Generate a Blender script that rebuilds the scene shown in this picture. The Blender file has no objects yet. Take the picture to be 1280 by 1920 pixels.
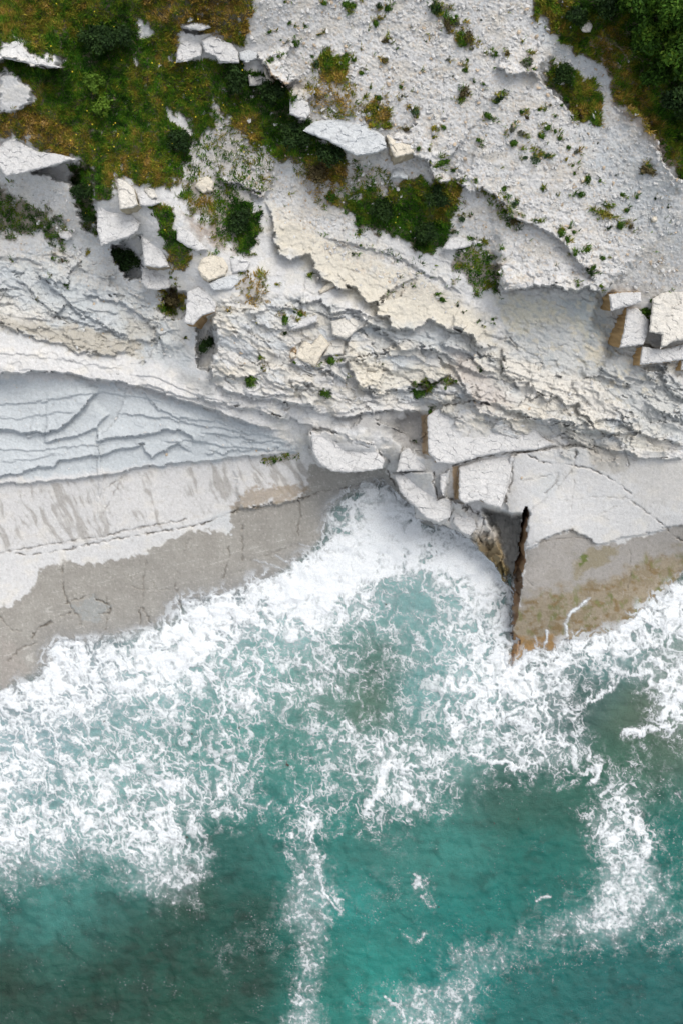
import bpy, math, random
import numpy as np
from mathutils import Vector
from mathutils.geometry import delaunay_2d_cdt

random.seed(7); RNG = np.random.default_rng(7)
sc = bpy.context.scene
COL = sc.collection

# ------------------------------------------------------------------ camera, sky, sun
H = 45.0            # flying height of the camera above the sea, metres
K = 32.0            # map units ("px") per metre at sea level
cam_d = bpy.data.cameras.new('camera'); cam = bpy.data.objects.new('camera', cam_d); COL.objects.link(cam)
cam.location = (0, 0, H); cam.rotation_euler = (0, 0, 0)
cam_d.lens = 27.0; cam_d.sensor_width = 36.0; cam_d.clip_end = 2000; cam_d.clip_start = 0.5
sc.camera = cam

SUN_EL, SUN_AZ = math.radians(60), math.radians(35)      # azimuth clockwise from +Y (top of frame)
world = bpy.data.worlds.new('World'); sc.world = world; world.use_nodes = True
wn = world.node_tree; wn.nodes.clear()
sky = wn.nodes.new('ShaderNodeTexSky'); sky.sky_type = 'NISHITA'; sky.sun_disc = False
sky.sun_elevation = SUN_EL; sky.sun_rotation = SUN_AZ; sky.air_density = 1.0; sky.dust_density = 4.0; sky.ozone_density = 0.6
bg = wn.nodes.new('ShaderNodeBackground'); bg.inputs['Strength'].default_value = 0.15
wo = wn.nodes.new('ShaderNodeOutputWorld')
hs = wn.nodes.new('ShaderNodeHueSaturation'); hs.inputs['Saturation'].default_value = 0.30   # thin high cloud: a greyer sky
wn.links.new(sky.outputs[0], hs.inputs['Color']); wn.links.new(hs.outputs[0], bg.inputs[0]); wn.links.new(bg.outputs[0], wo.inputs[0])
sd = bpy.data.lights.new('sun', 'SUN'); sd.energy = 0.7; sd.angle = math.radians(26); sd.color = (1.0, 0.93, 0.84)
sun = bpy.data.objects.new('sun', sd); COL.objects.link(sun)
dv = Vector((math.sin(SUN_AZ)*math.cos(SUN_EL), math.cos(SUN_AZ)*math.cos(SUN_EL), math.sin(SUN_EL)))
sun.rotation_euler = dv.to_track_quat('Z', 'Y').to_euler(); sun.location = (20, 20, 60)
sc.view_settings.view_transform = 'Standard'; sc.view_settings.look = 'None'
sc.view_settings.gamma = 1.0; sc.view_settings.use_curve_mapping = False
sc.view_settings.exposure = 0.68

# ------------------------------------------------------------------ noise
def _h(ix, iy, s):
    n = (ix.astype(np.int64)*374761393 + iy.astype(np.int64)*668265263 + s*1442695041) & 0xffffffff
    n = ((n ^ (n >> 13))*1274126177) & 0xffffffff
    n = ((n ^ (n >> 16))*2246822519) & 0xffffffff
    return (n ^ (n >> 15)) & 0xffffffff
def h01(ix, iy, s): return _h(ix, iy, s)/4294967296.0
def perlin(x, y, s=0):
    ix = np.floor(x); iy = np.floor(y); fx = x-ix; fy = y-iy
    ix = ix.astype(np.int64); iy = iy.astype(np.int64)
    def g(dx, dy):
        a = h01(ix+dx, iy+dy, s)*2*np.pi
        return np.cos(a)*(fx-dx)+np.sin(a)*(fy-dy)
    ux = fx*fx*fx*(fx*(fx*6-15)+10); uy = fy*fy*fy*(fy*(fy*6-15)+10)
    a = g(0,0)*(1-ux)+g(1,0)*ux; b = g(0,1)*(1-ux)+g(1,1)*ux
    return (a*(1-uy)+b*uy)*1.5
def fbm(x, y, o=4, s=0, gain=0.5):
    t = 0; a = 1; n = 0
    for i in range(o):
        t = t+a*perlin(x*2**i+17.3*i, y*2**i-9.1*i, s+i*31); n += a; a *= gain
    return t/n
def ridged(x, y, o=4, s=0):
    t = 0; a = 1; n = 0
    for i in range(o):
        t = t+a*(1-np.abs(perlin(x*2**i+7.3*i, y*2**i-3.1*i, s+i*31))*1.6); n += a; a *= 0.5
    return t/n
def worley(x, y, s=0):
    ix = np.floor(x).astype(np.int64); iy = np.floor(y).astype(np.int64)
    f1 = np.full(x.shape, 9.0); f2 = np.full(x.shape, 9.0); cid = np.zeros(x.shape)
    for dx in (-1,0,1):
        for dy in (-1,0,1):
            cx = ix+dx; cy = iy+dy
            px = cx+h01(cx, cy, s+1); py = cy+h01(cx, cy, s+2)
            d = np.hypot(px-x, py-y)
            nw = d < f1
            f2 = np.where(nw, f1, np.minimum(f2, d))
            cid = np.where(nw, h01(cx, cy, s+3), cid)
            f1 = np.where(nw, d, f1)
    return f1, f2, cid
def facets(x, y, s=0):
    """broken-rock height: every Voronoi cell is a plane with its own level and tilt; also the distance to the cell edge"""
    ix = np.floor(x).astype(np.int64); iy = np.floor(y).astype(np.int64)
    f1 = np.full(x.shape, 9.0); f2 = np.full(x.shape, 9.0); hh = np.zeros(x.shape); cid = np.zeros(x.shape)
    for dx in (-1,0,1):
        for dy in (-1,0,1):
            cx = ix+dx; cy = iy+dy
            ox = x-(cx+h01(cx, cy, s+1)); oy = y-(cy+h01(cx, cy, s+2)); d = np.abs(ox)*.6+np.abs(oy)*.6+.4*np.hypot(ox, oy)
            c = h01(cx, cy, s+3); hv = (c-.5)+ox*(h01(cx, cy, s+4)-.5)*1.6+oy*(h01(cx, cy, s+5)-.5)*1.6
            nw = d < f1
            f2 = np.where(nw, f1, np.minimum(f2, d)); hh = np.where(nw, hv, hh); cid = np.where(nw, c, cid); f1 = np.where(nw, d, f1)
    return hh, f2-f1, cid
def ss(a, b, x):
    t = np.clip((x-a)/(b-a), 0, 1); return t*t*(3-2*t)

# ------------------------------------------------------------------ map <-> world
def to_world(u, v, z):
    f = (H-z)/(H*K)
    return (u-640)*f, (960-v)*f, z

# ------------------------------------------------------------------ 2D helpers (map space)
def seg_sd(U, V, pts):
    """distance to polyline, signed (+ on the left-hand side when travelling), arc parameter 0..1"""
    best = np.full(U.shape, 1e18); sg = np.zeros(U.shape); ar = np.zeros(U.shape)
    L = [0]
    for a, b in zip(pts[:-1], pts[1:]): L.append(L[-1]+math.hypot(b[0]-a[0], b[1]-a[1]))
    for i, (a, b) in enumerate(zip(pts[:-1], pts[1:])):
        dx, dy = b[0]-a[0], b[1]-a[1]; l2 = dx*dx+dy*dy
        if l2 == 0: continue
        t = np.clip(((U-a[0])*dx+(V-a[1])*dy)/l2, 0, 1)
        d = (U-a[0]-t*dx)**2+(V-a[1]-t*dy)**2
        c = -(dx*(V-a[1])-dy*(U-a[0]))
        m = d < best
        best = np.where(m, d, best); sg = np.where(m, np.sign(c), sg); ar = np.where(m, (L[i]+t*(L[i+1]-L[i]))/L[-1], ar)
    return np.sqrt(best)*np.where(sg == 0, 1, sg), ar, L[-1]
def inside(U, V, poly):
    r = np.zeros(U.shape, bool); n = len(poly)
    for i in range(n):
        x0, y0 = poly[i]; x1, y1 = poly[(i+1) % n]
        if y0 == y1: continue
        c = ((y0 > V) != (y1 > V)) & (U < (x1-x0)*(V-y0)/(y1-y0)+x0)
        r ^= c
    return r
def poly_sd(U, V, poly):
    d, _, _ = seg_sd(U, V, list(poly)+[poly[0]])
    return np.abs(d)*np.where(inside(U, V, poly), 1, -1)

SHORE = [(-900,1560),(-300,1400),(-60,1318),(0,1298),(40,1285),(75,1272),(92,1247),(88,1225),(105,1205),(155,1197),(230,1190),(300,1178),(322,1152),
 (337,1128),(370,1121),(412,1115),(475,1092),(546,1070),(552,1050),(600,1030),(612,1005),(607,960),(640,931),(681,909),(719,901),(723,909),(749,927),
 (775,950),(780,969),(816,980),(861,997),(882,1014),(897,1032),(924,1055),(939,1085),(954,1100),(959,1119),(957,1156),(954,1186),(959,1197),
 (952,1242),(957,1252),(984,1224),(1010,1216),(1032,1224),(1055,1201),(1100,1197),(1156,1182),(1190,1160),(1212,1134),(1242,1111),(1265,1092),
 (1282,1066),(1340,1030),(1500,1000),(2200,900)]
SEA_POLY = SHORE+[(9000,700),(9000,9000),(-9000,9000),(-9000,2500)]

CP = np.array([(0,1298,0),(95,1240,0),(160,1195,.08),(330,1150,0),(412,1115,0),(546,1055,0),(608,990,0),(608,957,.2),(681,909,.4),(719,900,.7),(-100,1340,0),
(0,1150,1.1),(200,1060,1.3),(430,985,1.3),(0,1040,1.9),(300,990,2.0),(550,940,1.5),(0,912,3),(250,888,3),(450,866,2.8),(590,885,1.8),(680,892,1.0),
(0,850,3.6),(200,840,3.8),(400,830,3.8),(0,720,4.6),(200,730,4.8),(400,770,4.8),(560,800,4.6),(650,860,4.2),(700,860,4),
(0,690,5.5),(200,690,5.5),(390,740,5.5),(0,600,5.8),(200,620,5.8),(300,560,6.5),(100,500,6.9),(200,440,7.5),(60,400,8),(350,660,6),
(300,440,9.2),(200,400,9.3),(400,560,8.6),(450,650,7.6),(500,720,6.6),(600,760,5.6),
(0,100,12.5),(0,240,11),(200,100,12),(200,300,10.5),(400,60,12.5),(400,250,10.5),(350,350,9.9),(0,0,13),(400,0,13.5),
(520,60,13),(700,50,13.5),(900,50,14),(1000,150,13.2),(1130,120,13.2),(1200,40,14.5),(1280,0,15),(1270,300,12.8),(800,250,12),(1100,350,11.8),
(640,250,11.8),(750,400,9.8),(600,400,9.3),(900,450,9.8),(1100,500,10),(1280,520,9.8),
(550,500,8.6),(700,560,8.2),(850,600,7.9),(950,640,7.4),(700,680,7),(650,740,6.2),(850,720,6.6),(780,800,4.8),(850,800,6.0),(1000,700,7),
(1150,700,7.2),(1280,700,7.6),(1100,620,7.6),(1000,600,8.2),(1000,800,6),(1280,800,6.4),(1150,850,5.6),
(800,860,5),(900,900,4.2),(960,960,3.8),(1050,900,4.6),(1280,880,4.6),(1000,1020,3.4),(1130,1010,3),(1280,980,2.6),
(980,1100,2.6),(970,1180,1.2),(1100,1100,1.6),(1250,1050,.9),(1280,1070,.1),(1190,1160,.05),(1100,1195,0),(1030,1222,0),(960,1245,.1),(1010,1216,0),
(760,900,3),(820,960,2.6),(880,1000,2),(930,1050,1.6),(-100,500,6.5),(1380,500,10.5),(-100,0,13.5),(1380,0,16),(1380,1000,1.5),(640,-100,15)], float)
def _tps(r2): return 0.5*r2*np.log(r2+1e-9)
P_ = CP[:, :2]/500.0
A_ = _tps(((P_[:,None]-P_[None])**2).sum(-1))+np.eye(len(CP))*1e-4
n_ = len(CP); Q_ = np.zeros((n_+3, n_+3)); Q_[:n_,:n_] = A_; Q_[:n_,n_] = 1; Q_[n_,:n_] = 1; Q_[:n_,n_+1:] = P_; Q_[n_+1:,:n_] = P_.T
W_ = np.linalg.solve(Q_, np.r_[CP[:,2], 0,0,0])
CGU = np.arange(-120, 1401, 10.); CGV = np.arange(-120, 1401, 10.)
gu, gv = np.meshgrid(CGU, CGV); q = np.stack([gu, gv], -1)/500.
CG = W_[n_]+q@W_[n_+1:]
for i in range(n_): CG = CG+W_[i]*_tps(((q-P_[i])**2).sum(-1))
def bil(G, gx0, gy0, st, U, V):
    x = np.clip((U-gx0)/st, 0, G.shape[1]-1.001); y = np.clip((V-gy0)/st, 0, G.shape[0]-1.001)
    ix = x.astype(int); iy = y.astype(int); fx = x-ix; fy = y-iy
    if G.ndim == 3: fx = fx[...,None]; fy = fy[...,None]
    return (G[iy,ix]*(1-fx)+G[iy,ix+1]*fx)*(1-fy)+(G[iy+1,ix]*(1-fx)+G[iy+1,ix+1]*fx)*fy
def base_h(U, V):
    b = bil(CG, -120, -120, 10, U, V)
    out = np.maximum(0, np.maximum(-120-V, 0))*0.004
    return b+np.minimum(out, 8)

# ------------------------------------------------------------------ non-uniform axis
def axis(lo, a, b, hi, step, step2=None):
    c = list(np.arange(a, b, step)); l = []; x = a; s = step
    while x > lo: s *= 1.22; x -= s; l.append(x)
    r = []; x = c[-1]; s = step
    while x < hi: s *= 1.22; x += s; r.append(x)
    return np.array(l[::-1]+c+r)

TU = axis(-5200, -24, 1306, 6500, 1.6)
TVa = axis(-5200, -30, 1290, 1291, 1.6)
TV = np.r_[TVa, axis(TVa[-1]+3, TVa[-1]+3, 2000, 6500, 6.0)]
U, V = np.meshgrid(TU, TV)
print('terrain', U.shape)

# jagged, fractured domain warp
f1, f2, cid = worley((U+V*0.35)/15., (V-U*0.25)/10., 11)
jx = (cid-0.5)*9; _, _, cid2 = worley((U*0.8+V*0.5)/15.+5, (V*0.9-U*0.3)/10., 12); jy = (cid2-0.5)*9
UW = U+jx+fbm(U/40, V/40, 3, 5)*7; VW = V+jy+fbm(U/40, V/40, 3, 6)*7
_, _, c4 = worley(U/6., V/5., 14)
UW += (c4-0.5)*3; VW += (h01((c4*1e6).astype(int), (c4*0).astype(int), 3)-0.5)*3

Z = base_h(U, V)
COLR = np.zeros(U.shape+(3,))

def win(pts, m):
    xs = [p[0] for p in pts]; ys = [p[1] for p in pts]
    i0, i1 = np.searchsorted(TU, [min(xs)-m, max(xs)+m]); j0, j1 = np.searchsorted(TV, [min(ys)-m, max(ys)+m])
    return slice(j0, j1), slice(i0, i1)

def ledge(pts, D, L=60, w=1.2, under=0.22, fade=0.1, jag=1.0, warp=True):
    s = win(pts, L*3.2+20)
    uu = U[s]+(UW[s]-U[s])*jag; vv = V[s]+(VW[s]-V[s])*jag
    d, ar, LL = seg_sd(uu, vv, pts)
    f = ss(0, fade, ar)*ss(0, fade, 1-ar)
    hi = np.exp(-np.maximum(d, 0)/L); st = ss(-w, w, d)
    Z[s] += D*f*(hi*st-under*np.exp(-np.abs(np.minimum(d, 0))/7.)*(1-st))

def region(poly, feather=6, jag=1.0, noise=0.0, ns=20., full=False):
    if full: s = (slice(None), slice(None))
    else: s = win(poly, feather*2+30)
    uu = U[s]+(UW[s]-U[s])*jag; vv = V[s]+(VW[s]-V[s])*jag
    d = poly_sd(uu, vv, poly)
    if noise: d = d+fbm(U[s]/ns, V[s]/ns, 4, 77)*noise
    m = np.zeros(U.shape); m[s] = ss(-feather, feather, d); return m
def pit(poly, D, feather=3, jag=0.8):
    global Z
    Z -= region(poly, feather, jag)*D
def plate(poly, D, feather=1.5, jag=0.8, tilt=(0,0)):
    global Z
    m = region(poly, feather, jag)
    cx = sum(p[0] for p in poly)/len(poly); cy = sum(p[1] for p in poly)/len(poly)
    Z += m*(D+tilt[0]*(U-cx)+tilt[1]*(V-cy))
CRK = np.zeros(U.shape)
def crack(pts, depth=0.25, w=1.3, jag=0.6):
    s = win(pts, 20)
    uu = U[s]+fbm(U[s]/9, V[s]/9, 3, 67)*5; vv = V[s]+fbm(U[s]/9, V[s]/9, 3, 68)*5
    d, ar, LL = seg_sd(uu, vv, pts)
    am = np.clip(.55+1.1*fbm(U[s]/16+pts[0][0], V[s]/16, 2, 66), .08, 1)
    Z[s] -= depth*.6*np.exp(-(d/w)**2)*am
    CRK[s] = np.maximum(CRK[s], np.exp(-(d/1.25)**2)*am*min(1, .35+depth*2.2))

# ------------------------------------------------------------------ strata: bedding terraces
M_str = np.maximum.reduce([
    region([(380,560),(560,560),(760,620),(930,660),(1000,560),(1120,560),(1290,700),(1290,860),(1060,850),(960,830),(800,770),(600,760),(400,720)], 18, noise=20),
    region([(-40,480),(120,470),(260,540),(330,600),(360,670),(300,670),(200,665),(90,640),(-40,605)], 14, noise=14)*1.0,
    region([(-40,712),(180,716),(330,750),(480,800),(560,850),(400,856),(250,872),(-40,900)], 8)*0.06,
    region([(480,380),(900,430),(940,560),(800,600),(620,560),(520,470)], 20)*0.15])
M_str *= 1-.85*region([(930,550),(1130,556),(1165,650),(1230,720),(1180,760),(1110,710),(1035,692),(960,660)], 14, noise=10)
M_str *= .75
bed = Z+(U*0.0021+V*0.0012)+fbm(U/95, V/60, 3, 21)*0.62+facets((U+V*.35)/70, (V-U*.25)/40, 24)[0]*.5+facets((U+V*.5)/26, (V-U*.35)/15, 25)[0]*.14
st = 0.34
fr = bed/st-np.floor(bed/st)
g = ss(0.84, 0.93, fr)*0.8+0.2*fr
Z += M_str*st*(g-fr)*.40
bed2 = bed*1.0+fbm(U/30, V/22, 3, 29)*0.12
fr2 = bed2/0.12-np.floor(bed2/0.12)
P0, E0, I0 = facets((UW+VW*.35)/90, (VW-UW*.42)/30, 28)
qs = (V-.42*U*(.35+.65*ss(350,700,U))+fbm(U/130, V/60, 3, 30)*26+fbm(U/45, V/24, 3, 32)*13+(UW-U)*.35)/(21.+9*(I0 > .5))+I0*2.2
fq = qs-np.floor(qs); BQ = np.floor(qs)
PM = ss(-.22,.2,fbm(U/70, V/38, 3, 33)); Z += M_str*.25*(fq-ss(.90,.97,fq))*(.3+I0)*PM
P1, E1, I1 = facets((UW+VW*.30)/72, (VW-UW*.28)/38, 26); P2, E2, I2 = facets((UW+VW*.55)/30, (VW-UW*.40)/17, 27)
M_pl = M_str
Z += M_str*(P1*.38+P2*.10)
BEDID = np.floor(bed/st)
BEDF = fr

# ------------------------------------------------------------------ traced ledges (high side on the left hand when travelling)
LEDGES = [
 # lower edge of the long cream plate
 ([(500,372),(508,400),(515,440),(525,475),(538,491),(565,480),(580,475),(590,500),(600,522),(625,530),(635,543),(668,538),(680,560),(690,572),(705,563),(708,590),(725,592),(731,612),(770,618),(800,603),(815,607),(850,620),(870,625),(890,640),(905,650),(922,655)], 0.75, 45),
 ([(600,440),(640,455),(700,470),(760,490),(820,520),(870,560)], 0.18, 30),
 # shelves below it
 ([(540,560),(570,575),(600,560),(620,585),(660,580),(700,610),(740,640),(750,660),(790,650),(840,668),(870,690)], 0.45, 40),
 ([(632,672),(640,682),(655,678),(660,700),(668,720),(690,727),(705,742),(730,736),(775,728),(815,712),(840,700),(850,690)], 0.6, 60),
 ([(540,622),(570,612),(596,603)], 0.4, 30),
 ([(400,720),(430,735),(470,745),(520,752),(560,760),(600,765)], 0.7, 40),
 ([(610,782),(660,780),(700,775),(740,772),(790,768)], 0.7, 40),
 ([(455,738),(500,742),(548,742),(556,722)], 0.35, 30),
 ([(560,770),(600,776),(640,772),(700,752),(720,760)], 0.3, 25),
 # left edge of the block above the notch
 ([(400,588),(408,620),(404,655),(396,690),(398,722)], 1.3, 45),
 # upper ledge of the alcove
 ([(932,545),(960,541),(985,538),(1015,540),(1040,534),(1060,545),(1080,550),(1100,541),(1120,545),(1135,560)], 1.7, 55),
 # thin broken plates on the right
 ([(1035,695),(1050,705),(1080,712),(1110,712),(1115,725),(1130,740),(1140,755),(1170,765),(1188,772),(1196,800)][::-1], 0.35, 40),
 ([(985,738),(1000,748),(1010,736),(1025,748),(1040,742),(1060,760),(1080,756),(1092,778),(1110,792),(1150,788),(1195,812)], 0.5, 30),
 ([(1020,795),(1060,790),(1078,800),(1090,792),(1110,806),(1150,815),(1196,812),(1240,830),(1290,838)], 0.45, 30),
 ([(905,780),(935,785),(958,770),(1000,790),(1020,795)], 0.3, 25),
 ([(940,650),(945,685),(942,705),(965,715),(980,735)], 0.5, 35),
 ([(700,790),(735,800),(760,815),(775,835),(795,840)], -0.4, 30),
 ([(1215,640),(1240,690),(1250,735),(1290,755)], 0.4, 40),
 ([(1120,690),(1160,710),(1200,715),(1230,700)], 0.3, 30),
 ([(875,640),(915,670),(930,690)], 0.35, 30),
 ([(820,640),(850,660),(880,665),(905,690),(935,700)], 0.4, 30),
 ([(780,640),(800,655),(850,690),(880,740),(900,775),(960,790)], 0.4, 30),
 # white band over the blue shale
 ([(-60,706),(0,702),(40,700),(55,696),(130,700),(165,708),(255,722),(310,738),(350,752),(395,765),(425,778),(480,800),(540,812)], 1.0, 60),
 ([(255,717),(300,728),(345,742),(390,750),(430,772)], 0.25, 20),
 ([(360,740),(420,758),(480,770),(540,785),(590,800),(640,815),(700,835)], 0.45, 30),
 # shale plates
 ([(-60,800),(0,805),(45,811),(80,811),(110,807),(130,790),(160,760),(190,727)], 0.55, 60),
 ([(45,813),(50,822),(80,817)], 0.2, 20),
 ([(80,828),(82,831),(125,822),(185,805),(190,790),(205,770)], 0.35, 45),
 ([(184,800),(184,826),(250,818),(320,806),(345,808),(360,818),(362,838)], 0.45, 50),
 ([(-60,900),(0,893),(40,887),(70,875),(100,875),(110,862),(150,860),(190,852),(235,840),(268,833),(275,845),(285,858),(310,845),(335,833),(360,845),(368,855)], 0.4, 40),
 ([(260,720),(275,745),(300,770),(340,785),(400,790),(440,800)], 0.2, 30),
 # upper edge of the smooth ramp
 ([(-60,915),(0,909),(45,905),(110,900),(200,893),(250,880),(330,868),(400,862),(470,856),(560,850)], 0.45, 40),
 # thin shale layers
 ([(-40,760),(60,756),(140,742),(200,735),(260,745),(330,760)], .14, 18),([(-40,780),(30,786),(90,776),(150,770)], .12, 14),([(210,775),(260,782),(320,786),(400,802),(470,812),(540,826)], .2, 22),
 ([(370,812),(420,818),(480,828),(560,832)], .2, 20),([(-40,842),(60,846),(140,838),(210,832)], .14, 16),([(0,868),(60,862),(110,850)], .12, 14),([(300,830),(360,826),(430,838),(500,842)], .16, 18),([(380,850),(440,846),(520,842),(570,846)], .2, 16),
 ([(240,700),(300,712),(380,742),(460,760)], .15, 14),([(-40,660),(60,668),(160,684),(240,688)], .12, 16),
 # ramp shelf
 ([(445,957),(480,950),(530,942),(578,932)], 0.4, 60),
 # left bowl
 ([(-60,600),(0,606),(40,625),(75,638),(110,645),(150,660),(200,664),(262,662)], 0.35, 30),
 ([(60,500),(100,540),(130,570),(150,590),(200,612),(250,630)], 0.4, 30),
 ([(30,520),(60,550),(100,590),(160,610),(210,620)], 0.3, 25),
 ([(150,545),(190,560),(240,575),(280,600),(300,640),(310,670)], 0.35, 30),
 # grass terraces and upper scree edges
 ([(-30,104),(0,108),(30,113),(60,120),(90,126),(118,130)], 1.0, 40),
 ([(485,95),(490,118),(505,140),(530,162),(560,148)], 1.3, 60),
 ([(545,165),(543,212),(560,222),(580,222)], 0.8, 30),
 ([(722,252),(728,275),(737,296),(775,288),(800,300),(810,330),(822,345),(845,335)], 0.7, 50),
 ([(845,335),(880,360),(905,350),(940,380),(960,410),(1010,425),(1050,450),(1070,470),(1090,500),(1128,530)], 0.5, 40),
 ([(1000,130),(1030,165),(1060,200),(1080,232)], -0.6, 40),
 ([(930,130),(960,140),(985,135),(1010,145)], 0.4, 30),
 ([(1170,195),(1200,220),(1230,260),(1245,310),(1290,350)][::-1], 0.6, 50),
 ([(930,490),(934,540)], 0.5, 25),
 ([(420,350),(440,340),(470,355),(500,372)], 0.4, 30),
 # rounded rock above the nook
 ([(578,800),(582,850),(600,872),(622,886),(655,887),(700,880),(722,884)], 1.2, 70),
 ([(580,806),(640,815),(700,832),(728,868)], -0.35, 25),
 # brow above the big blocks
 ([(800,765),(830,755),(870,750),(905,748),(930,760),(960,775),(1000,785),(1060,800),(1100,812),(1180,820)], 0.4, 35),
 ([(880,785),(930,795),(985,790),(1040,800),(1075,825),(1090,815)], 0.3, 25),
 ([(1060,812),(1100,840),(1170,845),(1200,860),(1290,862)], 0.5, 30),
]
for lg in LEDGES:
    mu_ = sum(p[0] for p in lg[0])/len(lg[0]); mv_ = sum(p[1] for p in lg[0])/len(lg[0])
    ledge(lg[0], lg[1]*.85, *lg[2:], jag=.5 if (mu_ < 400 and 690 < mv_ < 925) else .85)

for i in range(26):   # extra small broken edges on the fractured slope
    r = random.Random(100+i)
    x, y = r.uniform(420, 1240), r.uniform(570, 800)
    if 790 < y or (940 < x < 1200 and y < 690): continue
    pts = [(x, y)]
    for k in range(5):
        x += r.uniform(10, 26); y += r.uniform(-6, 16); pts.append((x, y))
    ledge(pts, r.uniform(.15, .35), r.uniform(14, 30))

# hollows, plates, notches
pit([(60,322),(105,312),(148,300),(160,330),(140,345),(90,330)], 1.0)
pit([(212,460),(262,440),(268,470),(266,525),(240,524),(215,490)], 1.3)
pit([(305,545),(350,545),(350,590),(330,600),(308,575)], 0.9)
pit([(372,600),(398,590),(402,650),(395,700),(375,690),(368,650)], 0.9)
pit([(345,52),(385,58),(388,64),(350,62)], 0.5, 1.5)
pit([(745,788),(795,775),(797,850),(770,850),(740,815)], 0.7, 10)
pit([(1130,545),(1160,560),(1165,640),(1140,660),(1110,600)], 0.5, 12)
pit([(130,330),(170,310),(185,440),(160,430)], 0.5, 8)
plate([(0,141),(20,139),(45,150),(58,165),(62,185),(45,200),(30,206),(0,210)], 0.35, 3)
plate([(180,20),(260,60),(262,75),(268,70)], 0.1)
plate([(1090,30),(1100,30),(1105,60),(1090,62)], 0.1)

# ramp and wave-cut platform cracks
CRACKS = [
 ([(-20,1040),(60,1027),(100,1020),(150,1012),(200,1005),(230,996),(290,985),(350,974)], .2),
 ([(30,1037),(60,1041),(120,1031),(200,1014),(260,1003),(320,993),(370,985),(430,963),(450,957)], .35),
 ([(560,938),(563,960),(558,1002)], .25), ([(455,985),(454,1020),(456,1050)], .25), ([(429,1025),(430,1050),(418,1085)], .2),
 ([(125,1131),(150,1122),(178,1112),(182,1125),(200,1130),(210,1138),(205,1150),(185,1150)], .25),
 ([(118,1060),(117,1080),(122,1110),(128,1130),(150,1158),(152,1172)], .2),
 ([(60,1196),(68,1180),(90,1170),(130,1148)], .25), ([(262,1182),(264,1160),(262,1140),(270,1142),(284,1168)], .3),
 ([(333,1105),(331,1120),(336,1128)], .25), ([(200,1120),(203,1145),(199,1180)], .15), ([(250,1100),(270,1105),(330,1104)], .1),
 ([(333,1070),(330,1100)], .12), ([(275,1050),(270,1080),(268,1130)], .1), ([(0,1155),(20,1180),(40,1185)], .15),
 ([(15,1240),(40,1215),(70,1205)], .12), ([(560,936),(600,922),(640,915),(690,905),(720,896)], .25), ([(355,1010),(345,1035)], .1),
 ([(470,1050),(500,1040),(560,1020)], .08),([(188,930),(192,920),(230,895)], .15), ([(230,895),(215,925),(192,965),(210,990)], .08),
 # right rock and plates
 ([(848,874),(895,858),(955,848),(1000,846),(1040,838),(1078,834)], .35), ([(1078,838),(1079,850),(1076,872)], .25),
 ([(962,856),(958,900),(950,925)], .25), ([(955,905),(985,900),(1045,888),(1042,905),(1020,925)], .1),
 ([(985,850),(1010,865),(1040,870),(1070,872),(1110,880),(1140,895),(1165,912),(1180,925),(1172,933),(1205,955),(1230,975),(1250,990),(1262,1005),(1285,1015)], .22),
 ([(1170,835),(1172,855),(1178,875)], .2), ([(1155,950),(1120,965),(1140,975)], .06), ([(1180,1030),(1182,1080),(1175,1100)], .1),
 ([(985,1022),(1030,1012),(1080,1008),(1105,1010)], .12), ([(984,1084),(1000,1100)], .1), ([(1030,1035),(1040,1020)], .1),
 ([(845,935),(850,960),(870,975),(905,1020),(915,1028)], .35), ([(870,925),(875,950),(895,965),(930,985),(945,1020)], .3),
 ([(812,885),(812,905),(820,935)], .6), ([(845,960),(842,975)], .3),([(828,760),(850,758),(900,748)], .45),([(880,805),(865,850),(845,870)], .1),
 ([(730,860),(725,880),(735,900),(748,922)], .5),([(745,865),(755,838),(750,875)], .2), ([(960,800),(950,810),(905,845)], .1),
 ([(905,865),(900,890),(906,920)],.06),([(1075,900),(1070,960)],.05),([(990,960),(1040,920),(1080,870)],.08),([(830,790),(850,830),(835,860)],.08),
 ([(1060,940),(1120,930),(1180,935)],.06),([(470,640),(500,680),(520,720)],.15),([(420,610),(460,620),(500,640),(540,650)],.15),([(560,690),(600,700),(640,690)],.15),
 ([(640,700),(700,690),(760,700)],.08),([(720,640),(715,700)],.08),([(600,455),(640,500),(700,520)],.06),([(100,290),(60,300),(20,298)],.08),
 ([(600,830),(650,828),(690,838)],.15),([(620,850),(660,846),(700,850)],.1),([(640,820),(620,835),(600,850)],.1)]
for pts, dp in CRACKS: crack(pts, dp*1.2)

# big plates around the central blocks
plate([(735,888),(808,884),(812,905),(820,938),(836,932),(850,940),(870,948),(880,975),(895,992),(880,1012),(861,999),(820,982),(800,975),(776,950),(750,925),(740,905)], 0.5, 1.2, .5, (0,-.002))
plate([(822,888),(842,882),(840,915),(833,932),(824,920)], 0.35, 1.2, .4)
plate([(955,852),(1076,838),(1300,850),(1300,985),(1240,992),(1120,1020),(1080,995),(1040,1000),(985,1028),(992,960),(952,970),(946,940)], 0.22, 1.2, .5)

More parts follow.
